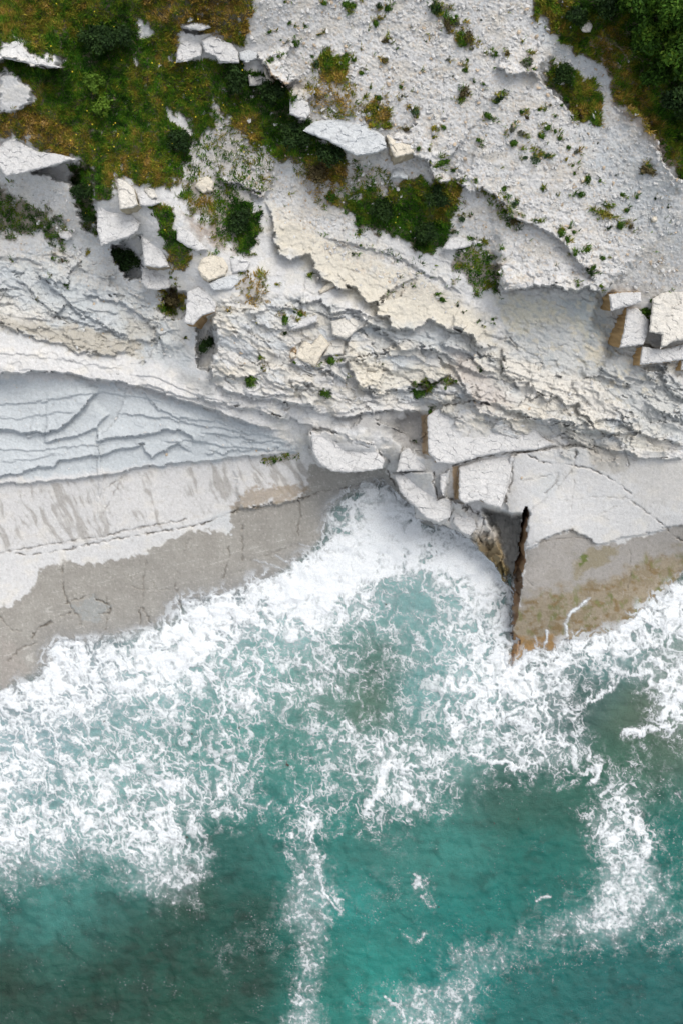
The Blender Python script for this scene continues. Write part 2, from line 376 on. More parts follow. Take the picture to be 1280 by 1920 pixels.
# gully beside the right rock and the rock's steep left face
FV = [930,965,1000,1050,1100,1150,1185,1198,1215,1240,1256]
FR = [991,990,985,983,978,969,961,975,972,962,957]
FL = [990,979,975,968,953,956,954,959,955,952,955]
fm = (V > 950) & (V < 1256)
uR = np.interp(V, FV, FR)+fbm(V/26, V*0+3, 3, 55)*9; uL = np.interp(V, FV, FL)+fbm(V/30, V*0+9, 3, 56)*8
gm = region([(905,955),(955,968),(976,966),(978,1000),(972,1060),(962,1100),(950,1090),(946,1050),(935,1010)], 7, .6)
Z = Z*(1-gm)+gm*(0.2+0.9*np.clip((1100-V)/130, 0, 1.5)+fbm(U/8, V/22, 3, 41)*.3)
FACE = fm & (U > uL) & (U < uR)
tt = np.clip((U-uL)/np.maximum(uR-uL, 1), 0, 1); f8, e8, i8 = facets(U/13, V/24, 44); tt = np.clip(tt+f8*.30*np.sin(tt*np.pi), 0, 1)
Zr = base_h(uR, V)
Z = np.where(FACE, (-0.3+0.3*gm)*(1-tt)+Zr*tt+fbm(U/5, V/9, 3, 43)*.16, Z)
BR = region([(868,950),(915,962),(930,985),(940,1020),(948,1060),(962,1090),(950,1104),(930,1080),(905,1040),(885,1010)], 4, .6)
f1b, f2b, cb = worley((U+V*.4)/13, (V-U*.3)/20, 61)
B1, B2, B3 = facets((U+V*.35)/26, (V-U*.2)/46, 62); B4, B5, B6 = facets((U+V*.4)/11, (V-U*.3)/17, 63); cb = B3
Z += BR*(B1*1.0+B4*.35-.15*np.exp(-B2/.04))

# sea bed
SD = poly_sd(np.clip(U,-900,2200), np.clip(V, 500, 2600), [(max(-900,min(2200,a)), max(500,min(2600,b))) for a,b in SEA_POLY]) if False else None
sdp = SHORE
sj = U+fbm(U/22, V/22, 3, 71)*6; sv = V+fbm(U/22, V/22, 3, 72)*6
m_rows = slice(np.searchsorted(TV, 850), None)
SDIST = np.full(U.shape, -400.0)
dd, _, _ = seg_sd(sj[m_rows], sv[m_rows], sdp)
SDIST[m_rows] = np.abs(dd)*np.where(inside(sj[m_rows], sv[m_rows], SEA_POLY), 1, -1)
sea = SDIST > 0
bedz = -0.10-np.minimum(SDIST, 400)*0.012+fbm(U/60, V/60, 4, 81)*.35*np.clip(SDIST/60, 0, 1)+fbm(U/12, V/12, 3, 82)*.06
gentle = ss(0, 12, SDIST)
Z = np.where(sea, np.minimum(np.minimum(Z, .6)*(1-gentle)+bedz*gentle, bedz+0.15), Z)

# ------------------------------------------------------------------ surface roughness of the rock
scree = np.clip(region([(470,-60),(1060,-60),(1120,120),(1290,340),(1290,560),(1120,545),(1040,535),(930,545),(860,440),(780,470),(640,370),(500,360),(420,330),(400,190),(560,220),(480,100)], 20, noise=18, full=False)
     +region([(420,240),(520,300),(640,370),(700,450),(860,560),(760,560),(600,470),(500,390),(440,340)], 16, noise=12)
     +region([(-30,330),(130,330),(200,470),(360,600),(200,560),(100,500),(-30,480)], 20)*.6, 0, 1)
smooth = np.maximum.reduce([region([(-60,905),(250,882),(560,855),(720,900),(640,1000),(420,1130),(-60,1330)], 6),
    region([(985,1000),(1300,990),(1300,1230),(960,1260)], 6),
    region([(-60,712),(190,722),(480,800),(540,850),(250,870),(-60,890)], 8)*.75,
    region([(860,870),(1300,850),(1300,1010),(980,1030),(960,960)], 8)*.75,
    region([(930,550),(1130,560),(1230,700),(1290,760),(1180,760),(1030,690),(940,640)], 12)*.7])
smooth = np.maximum(smooth, .8*np.maximum.reduce([
    region([(505,380),(600,440),(740,500),(860,560),(930,620),(925,655),(860,625),(800,606),(740,620),(700,590),(640,545),(600,520),(560,480),(520,470)], 8),
    region([(640,660),(660,640),(700,625),(745,655),(850,680),(840,705),(720,740),(670,720)], 6),
    region([(-60,612),(40,632),(150,668),(262,672),(400,725),(480,772),(560,806),(480,800),(395,765),(255,722),(130,700),(-60,704)], 6),
    region([(400,600),(440,590),(520,680),(560,750),(500,745),(400,720)], 8)*.7, region([(580,700),(640,740),(780,730),(790,768),(610,780),(570,765)], 8)*.8,
    region([(560,815),(720,850),(715,880),(620,880)], 5), region([(940,660),(1000,690),(1110,714),(1190,780),(1100,785),(1000,745)], 8), region([(610,560),(700,590),(740,640),(640,620)],8)*.7]))
rough = 1-0.8*smooth
n1 = fbm(U/26, V/20, 5, 91)
n2 = fbm(U/7, V/6, 4, 92)
fa, fb, fc = worley((U+V*.5)/9+n1*.8, (V-U*.35)/6, 93)
fd, fe, fg = worley((U+V*.4)/22+n1, (V-U*.3)/13, 94)
land = ~sea
rr = np.where(land, rough, .25)
fine = (np.gradient(TU)[None,:] < 2.5)
Fa, Ea, Ia = facets((U+V*.45)/40+n1*.25, (V-U*.3)/23, 96); Fb, Eb, Ib = facets((U+V*.5)/15+n1*.5, (V-U*.35)/10, 98); Fc, Ec, Ic = facets(U/6.5, (V-U*.3)/5, 99)
brk = (.35+.65*M_str)*(1-.55*scree)
Z += rr*(n1*.035+n2*.008+Fa*.055*brk+Fb*.02*brk+Fc*.010-(.05*np.exp(-Ea/.03)+.02*np.exp(-Eb/.05))*brk)*np.where(fine, 1, .4)
fs1, _, fsc = worley(U/4.0, V/3.6, 95)
Z += scree*(np.clip(.5-fs1, 0, .5)*.055*(fsc > .55)+n2*.015)
alc0 = region([(930,552),(1125,552),(1160,650),(1240,720),(1180,765),(1110,710),(1035,692),(950,650)], 10); q1, q2, q3 = facets((U+V*.4)/19, (V-U*.35)/8, 45); Z += alc0*(q1*.07+n2*.03)
# scattered pebbly lumps and pock marks in the ramp
Z += smooth*(fbm(U/3.6, V/3.2, 3, 97)*.012+n1*.008)

# ------------------------------------------------------------------ colour of the ground (rock tints, tone zones, darker crack lines)
def C(r, g, b): return np.array([r, g, b], float)
white = C(.53,.53,.525); wwarm = C(.55,.53,.485); blue = C(.41,.445,.465); cream = C(.52,.475,.37); tidal = C(.262,.25,.225); ochre = C(.24,.155,.065)
dirt = C(.13,.10,.065); greyd = C(.27,.27,.26); brown = C(.10,.055,.028); olive = C(.17,.15,.05); mossg = C(.10,.13,.03); soil = C(.05,.048,.02)
COLR[:] = white
def mixc(m, c, k=1.0):
    mm = (np.clip(m, 0, 1)*k)[..., None]
    COLR[:] = COLR*(1-mm)+c*mm
big = fbm(U/120, V/90, 4, 101); med = fbm(U/34, V/26, 4, 102); fin = fbm(U/7, V/7, 3, 103)
mixc(ss(.0,.5,med)*.7, wwarm); mixc(ss(.1,.6,big)*.4, blue)
# bedding tints
bt = h01(BEDID.astype(int), (BEDID*0).astype(int), 9)
mixc(M_str*(bt < .33), blue, .55); mixc(M_str*(bt > .72), cream, .35); mixc(M_str*ss(.8,.95,BEDF)*.5, greyd, .5)
bq = h01(BQ.astype(int), (BQ*0).astype(int), 19); mixc(M_pl*(bq < .3), blue, .45); mixc(M_pl*(bq > .75), wwarm, .6); mixc(M_pl*PM*ss(.86,.98,fq)*(bq > .3), C(.24,.225,.20), .4); mixc(M_pl*(I1 > .7), cream, .4); mixc(M_pl*(I1 < .3), blue, .5); mixc(M_pl*(I2 > .8), wwarm, .5); mixc(M_pl*np.exp(-E1/.02), C(.22,.2,.18), .5); mixc(M_pl*np.exp(-E2/.03), C(.25,.235,.21), .4); mixc(brk*(Ia > .8)*rough, cream, .3); mixc(brk*(Ia < .25)*rough, blue, .35); mixc(brk*(Ib > .85)*rough, greyd, .16); mixc(rough*(Ib < .15), wwarm, .4)
mixc(rough*brk*np.exp(-Ea/.03), C(.25,.235,.21), .45)
# zones
mixc(region([(-60,708),(180,714),(330,748),(480,800),(560,845),(400,862),(250,878),(-60,905)], 6, noise=6), blue, .9)
mixc(region([(-60,470),(90,500),(240,560),(330,620),(400,740),(330,690),(270,665),(130,650),(-60,600)], 24, noise=24), blue, .7)
mixc(region([(190,400),(360,640),(300,600),(150,560),(60,470),(150,440)], 24, noise=24), blue, .5)
mixc(region([(-60,570),(60,600),(130,610),(260,640),(262,668),(180,668),(110,648),(40,626),(-60,605)], 9, noise=16), C(.36,.33,.27), .75)
mixc(region([(-60,520),(20,560),(120,600),(60,605),(-60,590)], 14, noise=14), wwarm, .7)
mixc(region([(230,590),(290,600),(290,640),(250,640)], 14, noise=22), C(.36,.33,.27), .5)
mixc(region([(320,690),(395,720),(400,740),(370,735),(330,700)], 14, noise=14), greyd, .6)
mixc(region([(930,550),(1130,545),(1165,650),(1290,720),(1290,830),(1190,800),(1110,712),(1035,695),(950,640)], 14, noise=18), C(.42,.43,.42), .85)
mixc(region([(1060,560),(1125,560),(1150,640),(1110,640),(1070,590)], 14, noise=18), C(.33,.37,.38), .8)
mixc(region([(930,560),(990,560),(1090,600),(1100,640),(1060,600),(960,620)], 12, noise=30, ns=14), C(.50,.47,.36), .6)
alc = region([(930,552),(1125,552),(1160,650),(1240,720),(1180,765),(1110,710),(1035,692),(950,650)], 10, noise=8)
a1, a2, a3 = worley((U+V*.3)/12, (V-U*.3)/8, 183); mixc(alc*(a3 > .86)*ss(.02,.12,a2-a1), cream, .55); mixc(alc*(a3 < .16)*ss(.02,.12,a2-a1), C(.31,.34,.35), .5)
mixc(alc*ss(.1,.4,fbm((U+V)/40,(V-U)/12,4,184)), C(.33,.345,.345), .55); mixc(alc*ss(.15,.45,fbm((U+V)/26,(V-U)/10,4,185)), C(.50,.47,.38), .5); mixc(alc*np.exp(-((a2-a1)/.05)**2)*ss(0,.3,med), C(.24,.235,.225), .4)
mixc(region([(1100,650),(1140,660),(1120,685),(1100,670)], 8, noise=8), cream, .7)
mixc(region([(505,380),(600,440),(740,500),(860,560),(930,620),(925,655),(860,625),(800,606),(740,620),(700,590),(640,545),(600,520),(560,480),(520,470)], 14, noise=18), cream, .62)
mixc(region([(640,660),(660,640),(740,690),(850,680),(840,705),(720,740),(670,720)], 10, noise=10), cream, .45)
mixc(region([(940,650),(1000,690),(1110,714),(1190,780),(1100,780),(1000,745),(945,710)], 10, noise=10), wwarm, .8)
mixc(region([(840,650),(900,690),(960,760),(900,760),(850,700)], 16, noise=20), C(.42,.38,.35), .7)
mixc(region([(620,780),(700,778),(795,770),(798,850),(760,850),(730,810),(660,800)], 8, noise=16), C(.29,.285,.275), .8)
mixc(region([(640,600),(860,620),(880,660),(760,640),(700,620)], 14, noise=20), blue, .5)
mixc(region([(1090,835),(1150,825),(1180,860),(1170,890),(1120,880)], 10, noise=10), C(.38,.36,.32), .8)
mixc(region([(1170,860),(1300,860),(1300,930),(1210,960)], 20, noise=30), C(.46,.445,.42), .6)
# ramp stains: streaks running down the slab
m_ramp = region([(-60,915),(110,905),(250,888),(480,858),(585,862),(585,930),(450,955),(300,995),(-60,1045)], 5)
st_n = .75*fbm((U-V*.50+fbm(U/60,V/60,2,110)*18)/13+2, (V+U*.3)/120, 4, 111)+.35*fbm(U/34, V/26, 3, 113)+.12*fbm((U-V*.5)/4, V/40, 2, 114)
mixc(m_ramp*ss(.02,.32,st_n+.35*fbm(U/90, V/70, 2, 112)-.04+.12*np.exp(-((U-60)/110)**2)+.15*np.exp(-((U-540)/70)**2)), C(.25,.237,.212), .85)
mixc(m_ramp*.3, C(.47,.46,.45))
# tidal band
TIDE = [(-60,1170),(0,1145),(25,1130),(50,1115),(65,1100),(75,1068),(110,1060),(120,1050),(180,1062),(210,1050),(270,1040),(330,1010),(370,992),(432,1002),(434,985),(427,970),(440,952),(470,950),(575,930),(582,870),(640,885),(722,880),(760,930),(700,1000),(560,1120),(300,1220),(-60,1400)]
tb = region(TIDE, 2.5, .5, noise=12, ns=14)
TID = tb
mixc(tb, tidal*(1+.0), 1)
mixc(tb*ss(-.3,.4,med), C(.30,.29,.262), .7)
mixc(tb*np.exp(-np.abs(SDIST+0)/22)*1.0, C(.21,.215,.215), .8)
mixc(region([(470,915),(560,905),(582,925),(470,950),(430,960)], 5, noise=14, ns=9), C(.24,.19,.13), .7)
mixc(region([(128,1132),(150,1124),(178,1113),(184,1128),(210,1138),(196,1150),(186,1166),(158,1172),(150,1158)], 3, 1.6, noise=11, ns=9), C(.27,.285,.28), .75)
mixc(region([(0,1180),(40,1230),(60,1262),(0,1292)], 10, noise=10), C(.30,.275,.25), .6)
vein = np.abs(perlin((U*.25+V)/38, (U*.9-V*.2)/400, 121))
mixc(tb*(vein < .02)*ss(-.2,.3,med), C(.5,.49,.46), .4)
# right rock: tide line, ochre and algae towards the water
RT = region([(985,1030),(1020,1012),(1045,998),(1080,995),(1105,1010),(1120,1021),(1170,1015),(1230,996),(1300,982),(1300,1240),(940,1270),(975,1120)], 2.5, .5, noise=8, ns=12)
mixc(RT, C(.30,.285,.265), 1); mixc(RT*ss(-.1,.4,med), C(.25,.235,.21), .6)
low = region([(960,1140),(1020,1110),(1100,1095),(1160,1075),(1230,1050),(1300,1030),(1300,1240),(940,1270)], 16, noise=26, ns=26)
mixc(low, C(.25,.205,.135), .8)
mixc(low*ss(.0,.35,fbm(U/22,V/15,4,131)), C(.17,.115,.05), .85)
mixc(low*ss(.08,.4,fbm(U/16,V/26,4,133)), C(.15,.16,.065), .85)
mixc(region([(1075,1050),(1110,1030),(1160,1020),(1150,1045),(1100,1075),(1072,1082)], 4, noise=9), C(.23,.20,.13), .8)
mixc(region([(1080,1040),(1095,1035),(1102,1055),(1088,1062)], 3, noise=6), mossg, .9)
for p in ([(1040,1120),(1055,1115),(1060,1150),(1040,1150)], [(1235,1085),(1248,1080),(1248,1110),(1232,1115)], [(1270,1040),(1290,1030),(1290,1062),(1272,1062)],
          [(1090,1140),(1105,1130),(1110,1170),(1095,1180)], [(1135,1125),(1150,1122),(1150,1140),(1138,1142)]):
    mixc(region(p, 6, noise=16, ns=10)*ss(-.3,.2,fbm(U/7,V/9,3,177)), C(.11,.125,.045), .6)
mixc(region([(955,1180),(985,1195),(1060,1190),(1050,1215),(1000,1220),(955,1256)], 6, noise=8), C(.27,.16,.06), .85)
f7a, f7b, f7c = worley((UW+VW*.9)/24, (VW-UW*.25)/14, 178)
mixc(low*(f7c < .25), C(.15,.115,.06), .35); mixc((low+RT*.5)*np.exp(-((f7b-f7a)/.03)**2)*(f7c > .4), C(.12,.10,.06), .4)
mixc(FACE*1.0, C(.20,.115,.06)); mixc(FACE*ss(0,.35,fbm(U/9,V/30,3,171)), C(.09,.06,.04), .7); mixc(FACE*ss(1150,1200,V), C(.36,.19,.075), .85)
mixc(FACE*(i8 > .6), C(.30,.20,.11), .6); mixc(FACE*(i8 < .25), C(.07,.05,.035), .6)
mixc(gm*(~FACE), C(.23,.235,.225), .9)
mixc(BR*ss(975,1030,V), C(.21,.15,.065), .9); mixc(BR*ss(1030,1090,V), C(.15,.13,.04), .6)
mixc(BR*(V > 1060)*(cb > .5), C(.09,.08,.03), .8)
# rusty joint faces
for p in ([(499,118),(508,150),(530,163),(545,155),(520,150),(505,130)], [(788,780),(798,775),(800,850),(792,850)], [(545,655),(555,650),(556,670),(545,672)],[(848,874),(858,872),(858,938),(850,936)]):
    mixc(region(p, 2, .3), C(.36,.25,.14), .9)
fc1, fc2, fc3 = worley((UW+VW*.2)/46, (VW-UW*.2)/34, 172)
mixc(TID*np.exp(-((fc2-fc1)/.022)**2)*(fc3 > .45)*ss(-.2,.25,med), C(.16,.145,.12), .6)
mixc(TID*ss(.1,.45,fbm(U/9,V/7,4,173)), C(.24,.23,.205), .5); mixc(TID*ss(.2,.5,fbm(U/5,V/5,3,174)), C(.44,.425,.39), .5)
mixc(m_ramp*ss(.2,.5,fbm(U/8,V/7,4,175)), C(.40,.385,.36), .6)
mixc(smooth*ss(.25,.5,fbm(U/6,V/9,4,176)), C(.36,.34,.31), .4)
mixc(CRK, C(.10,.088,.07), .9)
# scree: warm and grey stones
mixc(scree*ss(.02,.4,fbm(U/60,V/38,4,181)), C(.45,.415,.355), .55); mixc(scree*ss(.1,.45,fbm(U/48,V/30,4,182)), C(.40,.41,.41), .55); mixc(scree*(fsc > .86), C(.46,.40,.33), .6); mixc(scree*(fsc < .1), C(.36,.36,.35), .6); mixc(scree*ss(.15,.5,fin), C(.44,.42,.38), .5)
mixc(region([(1060,170),(1130,230),(1260,330),(1290,470),(1180,420),(1100,300)], 30, noise=30), blue, .45)
mixc(region([(1010,20),(1050,90),(1130,120),(1170,190),(1130,160),(1060,120),(1000,60)], 10, noise=8), C(.40,.43,.45), .8)
dk = ss(.38,.55,fbm(U/4.5, V/4.5, 2, 141)); mixc(dk*(.35+.5*scree)*rough, C(.22,.20,.17), .55)
# sea bed
mixc(sea*1.0, C(.16,.17,.13)); mixc(sea*ss(0,.4,big), C(.24,.23,.16), .7); mixc(sea*ss(.1,.4,med), C(.07,.07,.05), .6)
mixc(sea*np.exp(-np.abs(SDIST)/30), C(.24,.24,.23), .9)

PL = """544,43,6,g;554,48,4,g;572,48,4,g;599,65,5,t;607,60,4,t;505,60,5,g;554,81,8,g;522,105,5,g;503,114,5,g;510,111,6,g;520,56,3,g;527,75,3,g;593,120,10,t;617,94,7,b;704,45,10,g;709,11,9,d;728,15,11,g;608,6,7,g;648,7,10,g;662,10,9,g;535,3,5,g;691,56,3,g;677,137,6,g;649,103,6,g;662,112,6,g;722,77,8,b;722,114,8,b;799,77,3,g;816,15,18,d;839,47,13,b;856,45,8,e;751,163,6,g;752,180,5,e;694,164,4,g;684,181,5,g;709,184,10,g;707,201,8,d;766,201,5,t;777,210,11,t;812,240,9,y;831,238,6,g;812,257,4,g;784,278,7,g;803,279,4,g;826,306,10,g;816,311,7,g;835,303,6,g;850,319,6,g;871,133,7,g;848,142,3,e;792,134,3,g;677,91,3,g;865,411,10,t;674,437,6,t;676,460,5,g;760,242,7,b;623,370,16,g;586,105,4,g;565,99,2,g;877,70,13,b;884,92,6,e;927,103,10,g;950,101,5,b;988,118,13,e;839,112,5,e;875,113,5,g;888,152,4,g;906,158,5,g;871,172,15,b;933,187,11,d;901,37,3,d;978,77,4,y;977,208,7,g;1010,205,6,g;1031,197,4,e;1052,197,5,g;913,217,10,g;987,221,6,b;1040,217,4,g;959,242,9,e;976,250,8,e;1025,240,9,g;1014,255,8,g;1040,246,6,g;1049,259,6,g;962,269,11,g;896,263,8,g;1065,276,6,g;1079,284,6,e;1004,298,15,t;1025,292,8,t;984,296,6,t;1073,310,5,g;1076,325,5,g;1100,335,10,g;1124,339,4,g;1061,298,5,y;1017,354,7,g;1044,364,4,g;1089,364,8,g;1166,364,6,g;1193,370,5,g;1229,371,4,d;1251,388,3,d;1246,410,2,d;1133,402,15,y;1132,381,7,g;1173,394,7,g;1162,422,12,g;1141,427,6,d;1182,424,8,b;965,381,9,t;950,394,10,g;944,354,7,g;892,337,5,g;1004,414,7,t;965,416,12,b;1051,437,12,g;1066,426,6,g;1062,448,7,g;1075,435,5,g;1100,469,9,g;879,405,4,b;898,459,8,g;938,467,4,g;849,319,5,g;1154,328,2,d;1120,268,3,d;1216,319,15,b;1203,324,5,t;1083,534,6,g;1254,549,5,d;1258,590,4,g;1209,584,15,g;1222,563,6,g;1209,606,6,g;1128,484,8,g;1106,512,9,d;1077,477,7,g;1111,501,8,g;1126,537,6,g;899,601,3,d;903,610,4,d;922,599,5,g;828,561,8,g;819,552,5,g;858,572,4,d;867,586,3,d;854,715,5,g;834,728,5,g;941,691,3,d;899,696,4,d;807,773,9,g;582,516,6,d;520,533,4,g;430,584,5,d;535,600,11,g;563,589,8,g;552,584,5,g;535,625,6,d;621,677,11,g;651,707,4,g;488,670,6,g;715,683,3,d;662,477,5,d;749,520,4,d;773,537,4,d;727,546,4,d;754,538,3,d;775,826,4,d;24,490,4,g;99,484,4,g;126,533,6,g;118,488,6,b;97,516,3,b;152,490,3,d;69,561,4,y;165,473,6,y;300,633,3,d;262,647,2,d;349,632,5,d;322,520,6,g;281,464,3,g;491,690,5,g;552,680,4,g;589,684,4,g;602,681,4,g;496,867,5,g;515,864,5,g;527,861,4,g;553,857,4,g"""
# ------------------------------------------------------------------ grass cover, on the same map
GP = [  # polygon, density, feather, tone (0 green .. 1 dry)
 ([(-40,-60),(470,-60),(472,50),(462,88),(440,80),(400,60),(345,45),(335,80),(330,120),(400,125),(455,130),(520,165),(545,180),(545,215),(580,225),(600,255),(650,290),(655,330),(640,350),(600,345),(560,310),(520,300),(470,260),(430,230),(400,190),(400,240),(370,260),(355,290),(345,320),(330,345),(300,352),(260,350),(235,338),(218,328),(215,370),(180,380),(170,330),(150,298),(110,284),(75,283),(50,265),(25,255),(0,262),(-40,262),(-40,207),(0,212),(40,206),(65,190),(62,165),(40,145),(0,139),(-40,139),(-40,112),(0,114),(50,125),(115,132),(122,112),(90,112),(60,100),(38,72),(15,78),(0,92),(-40,92)], 1.0, 7),
 ([(130,310),(170,310),(180,380),(182,440),(165,430),(140,370)], 1.0, 6),
 ([(283,385),(320,385),(332,430),(334,452),(360,455),(362,480),(345,510),(325,505),(300,440)], 1.0, 5),
 ([(330,340),(420,330),(480,390),(488,440),(470,485),(430,470),(400,450),(380,420),(345,400)], .62, 18),
 ([(420,380),(460,375),(486,400),(486,445),(470,475),(450,465),(425,420)], 1.0, 6),
 ([(640,370),(700,360),(760,345),(830,335),(872,345),(852,400),(845,440),(810,478),(780,472),(740,440),(690,435),(650,400)], 1.0, 9),
 ([(845,480),(880,445),(912,470),(940,490),(935,545),(900,552),(860,530)], .65, 12),
 ([(592,100),(640,97),(652,130),(648,160),(612,157),(596,130)], .9, 7), ([(560,150),(610,150),(640,185),(600,215),(580,190)], .45, 14),
 ([(680,205),(712,185),(732,215),(725,252),(692,245)], .85, 8),
 ([(985,-60),(1330,-60),(1330,370),(1280,345),(1255,310),(1240,270),(1205,245),(1170,200),(1145,185),(1140,140),(1120,105),(1080,100),(1050,80),(1010,40)], 1.0, 7),
 ([(1012,145),(1030,118),(1080,140),(1120,165),(1130,190),(1128,233),(1080,232),(1060,200),(1040,170)], 1.0, 5),
 ([(0,345),(30,370),(80,380),(110,410),(135,450),(120,465),(90,455),(70,440),(30,440),(-30,450),(-30,350)], .7, 14),
 ([(440,500),(495,510),(498,560),(480,590),(450,560)], .5, 14), ([(640,300),(700,320),(740,345),(700,360),(655,350)], .55, 14),
 ([(620,360),(650,375),(640,395),(605,385)], .8, 8), ([(880,350),(960,375),(990,420),(950,425),(910,385)], .5, 9),
 ([(300,540),(350,548),(350,580),(330,592),(302,578)], .8, 8), ([(800,10),(828,15),(870,60),(890,90),(870,90),(835,55)], .7, 7),
 ([(640,430),(760,470),(850,500),(840,530),(700,480)], .22, 20), ([(410,240),(470,300),(500,360),(440,330)], .35, 18),
 ([(480,860),(560,850),(556,862),(484,872)], .5, 3), ([(770,722),(848,706),(850,716),(778,732)], .8, 4),
]
COVER = np.zeros(U.shape)
for p, dn, ft in GP: COVER = np.maximum(COVER, region(p, ft, .7, noise=6+ft*2.2, ns=22)*dn)
for p, dn in (([(322,112),(455,116),(470,150),(400,140),(320,140)], 1), ([(395,60),(440,70),(452,96),(430,84)], 1), ([(150,292),(185,300),(182,345),(150,330)], 1), ([(455,125),(520,150),(548,170),(540,225),(500,200)], 1), ([(0,118),(120,130),(120,150),(40,142)], 1), ([(350,205),(400,195),(470,215),(530,300),(500,370),(420,400),(340,370),(350,300)], .42), ([(560,150),(660,160),(690,210),(640,230),(590,215)], .5), ([(540,300),(700,310),(760,350),(640,375),(600,390),(560,340)], .45)):
    COVER = np.maximum(COVER, region(p, 7, .7, noise=9)*dn)
for p in ([(256,28),(272,33),(284,60),(270,78),(258,60)], [(308,203),(335,213),(368,250),(350,256),(325,230)], [(90,100),(112,102),(120,118),(104,122)], [(250,108),(262,112),(258,122)], [(345,225),(362,222),(358,236)]):
    COVER *= 1-.92*region(p, 4, .7, noise=9)
COVER *= 1-.8*ss(.28,.42,fbm(U/13+5, V/11, 4, 702))*ss(180,330,U+.3*V)*(V < 340)*(U < 520)
def tufts(u_, v_, r_):
    rr_ = random.Random(int(u_*13+v_)); s = win([(u_, v_)], r_*4+10)
    for k_ in range(3):
        a_ = rr_.uniform(0, 6.28); d_ = r_*rr_.uniform(.2, 1.5); q_ = r_*rr_.uniform(.5, 1.0)
        COVER[s] = np.maximum(COVER[s], .62*np.exp(-(((U[s]-u_-d_*math.cos(a_)*1.3)/q_)**2+((V[s]-v_-d_*math.sin(a_))/(q_*.7))**2)))
for p_ in PL.replace('\n','').split(';'):
    p_ = p_.split(','); tufts(float(p_[0]), float(p_[1]), float(p_[2]))
COVER = np.maximum(COVER, scree*ss(.34,.5,fbm(U/15, V/12, 4, 701))*.42)
COVER = np.where(sea, 0, COVER)
mixc(ss(.15,.8,COVER), dirt, .85); mixc(ss(.6,1,COVER), soil, .7)
Z += ss(.3,1,COVER)*(.06+.1*fbm(U/18, V/18, 3, 151))
# extra bits of bare earth
for p in ([(1140,190),(1190,210),(1240,260),(1275,310),(1255,310),(1200,250)], [(1100,90),(1150,70),(1180,120),(1150,180),(1130,120)], [(340,400),(410,430),(440,480),(380,450)]):
    mixc(region(p, 9, noise=12), C(.27,.21,.16), .7)
g8 = fbm(U/3.4, V/3.0, 3, 161); speck = ss(.30,.5,fbm(U/5.5+9, V/4.6, 3, 163))*(1-sea)
COLR *= (1+.12*fin+.14*g8+.06*med-.16*speck)[..., None]
COLR = np.clip(COLR, .01, .75)

# ------------------------------------------------------------------ mesh utilities
def mesh_obj(name, verts, faces_flat, nper, mat, parent=None, colors=None, attrs=None, smooth=True, link=True):
    me = bpy.data.meshes.new(name)
    verts = np.ascontiguousarray(verts, np.float32); nf = len(faces_flat)//nper
    me.vertices.add(len(verts)); me.vertices.foreach_set('co', verts.ravel())
    me.loops.add(len(faces_flat)); me.loops.foreach_set('vertex_index', np.asarray(faces_flat, np.int32))
    me.polygons.add(nf); me.polygons.foreach_set('loop_start', np.arange(0, nf*nper, nper, dtype=np.int32))
    me.polygons.foreach_set('use_smooth', np.full(nf, smooth))
    if colors is not None:
        a = me.color_attributes.new('tint', 'FLOAT_COLOR', 'POINT')
        c = np.ones((len(verts), 4), np.float32); c[:, :3] = colors; a.data.foreach_set('color', c.ravel())
    for k, v in (attrs or {}).items():
        a = me.attributes.new(k, 'FLOAT', 'POINT'); a.data.foreach_set('value', np.asarray(v, np.float32))
    me.update(calc_edges=True); me.validate()
    if mat: me.materials.append(mat)
    o = bpy.data.objects.new(name, me)
    if link: COL.objects.link(o)
    if parent: o.parent = parent
    return o
def grid_faces(nv, nu, keep=None):
    i = np.arange(nv*nu).reshape(nv, nu)
    q = np.stack([i[:-1,:-1], i[1:,:-1], i[1:,1:], i[:-1,1:]], -1).reshape(-1, 4)
    if keep is not None: q = q[keep.reshape(-1)]
    return q
def tag(o, label=None, cat=None, group=None, kind=None):
    if label: o['label'] = label
    if cat: o['category'] = cat
    if group: o['group'] = group
    if kind: o['kind'] = kind
    return o

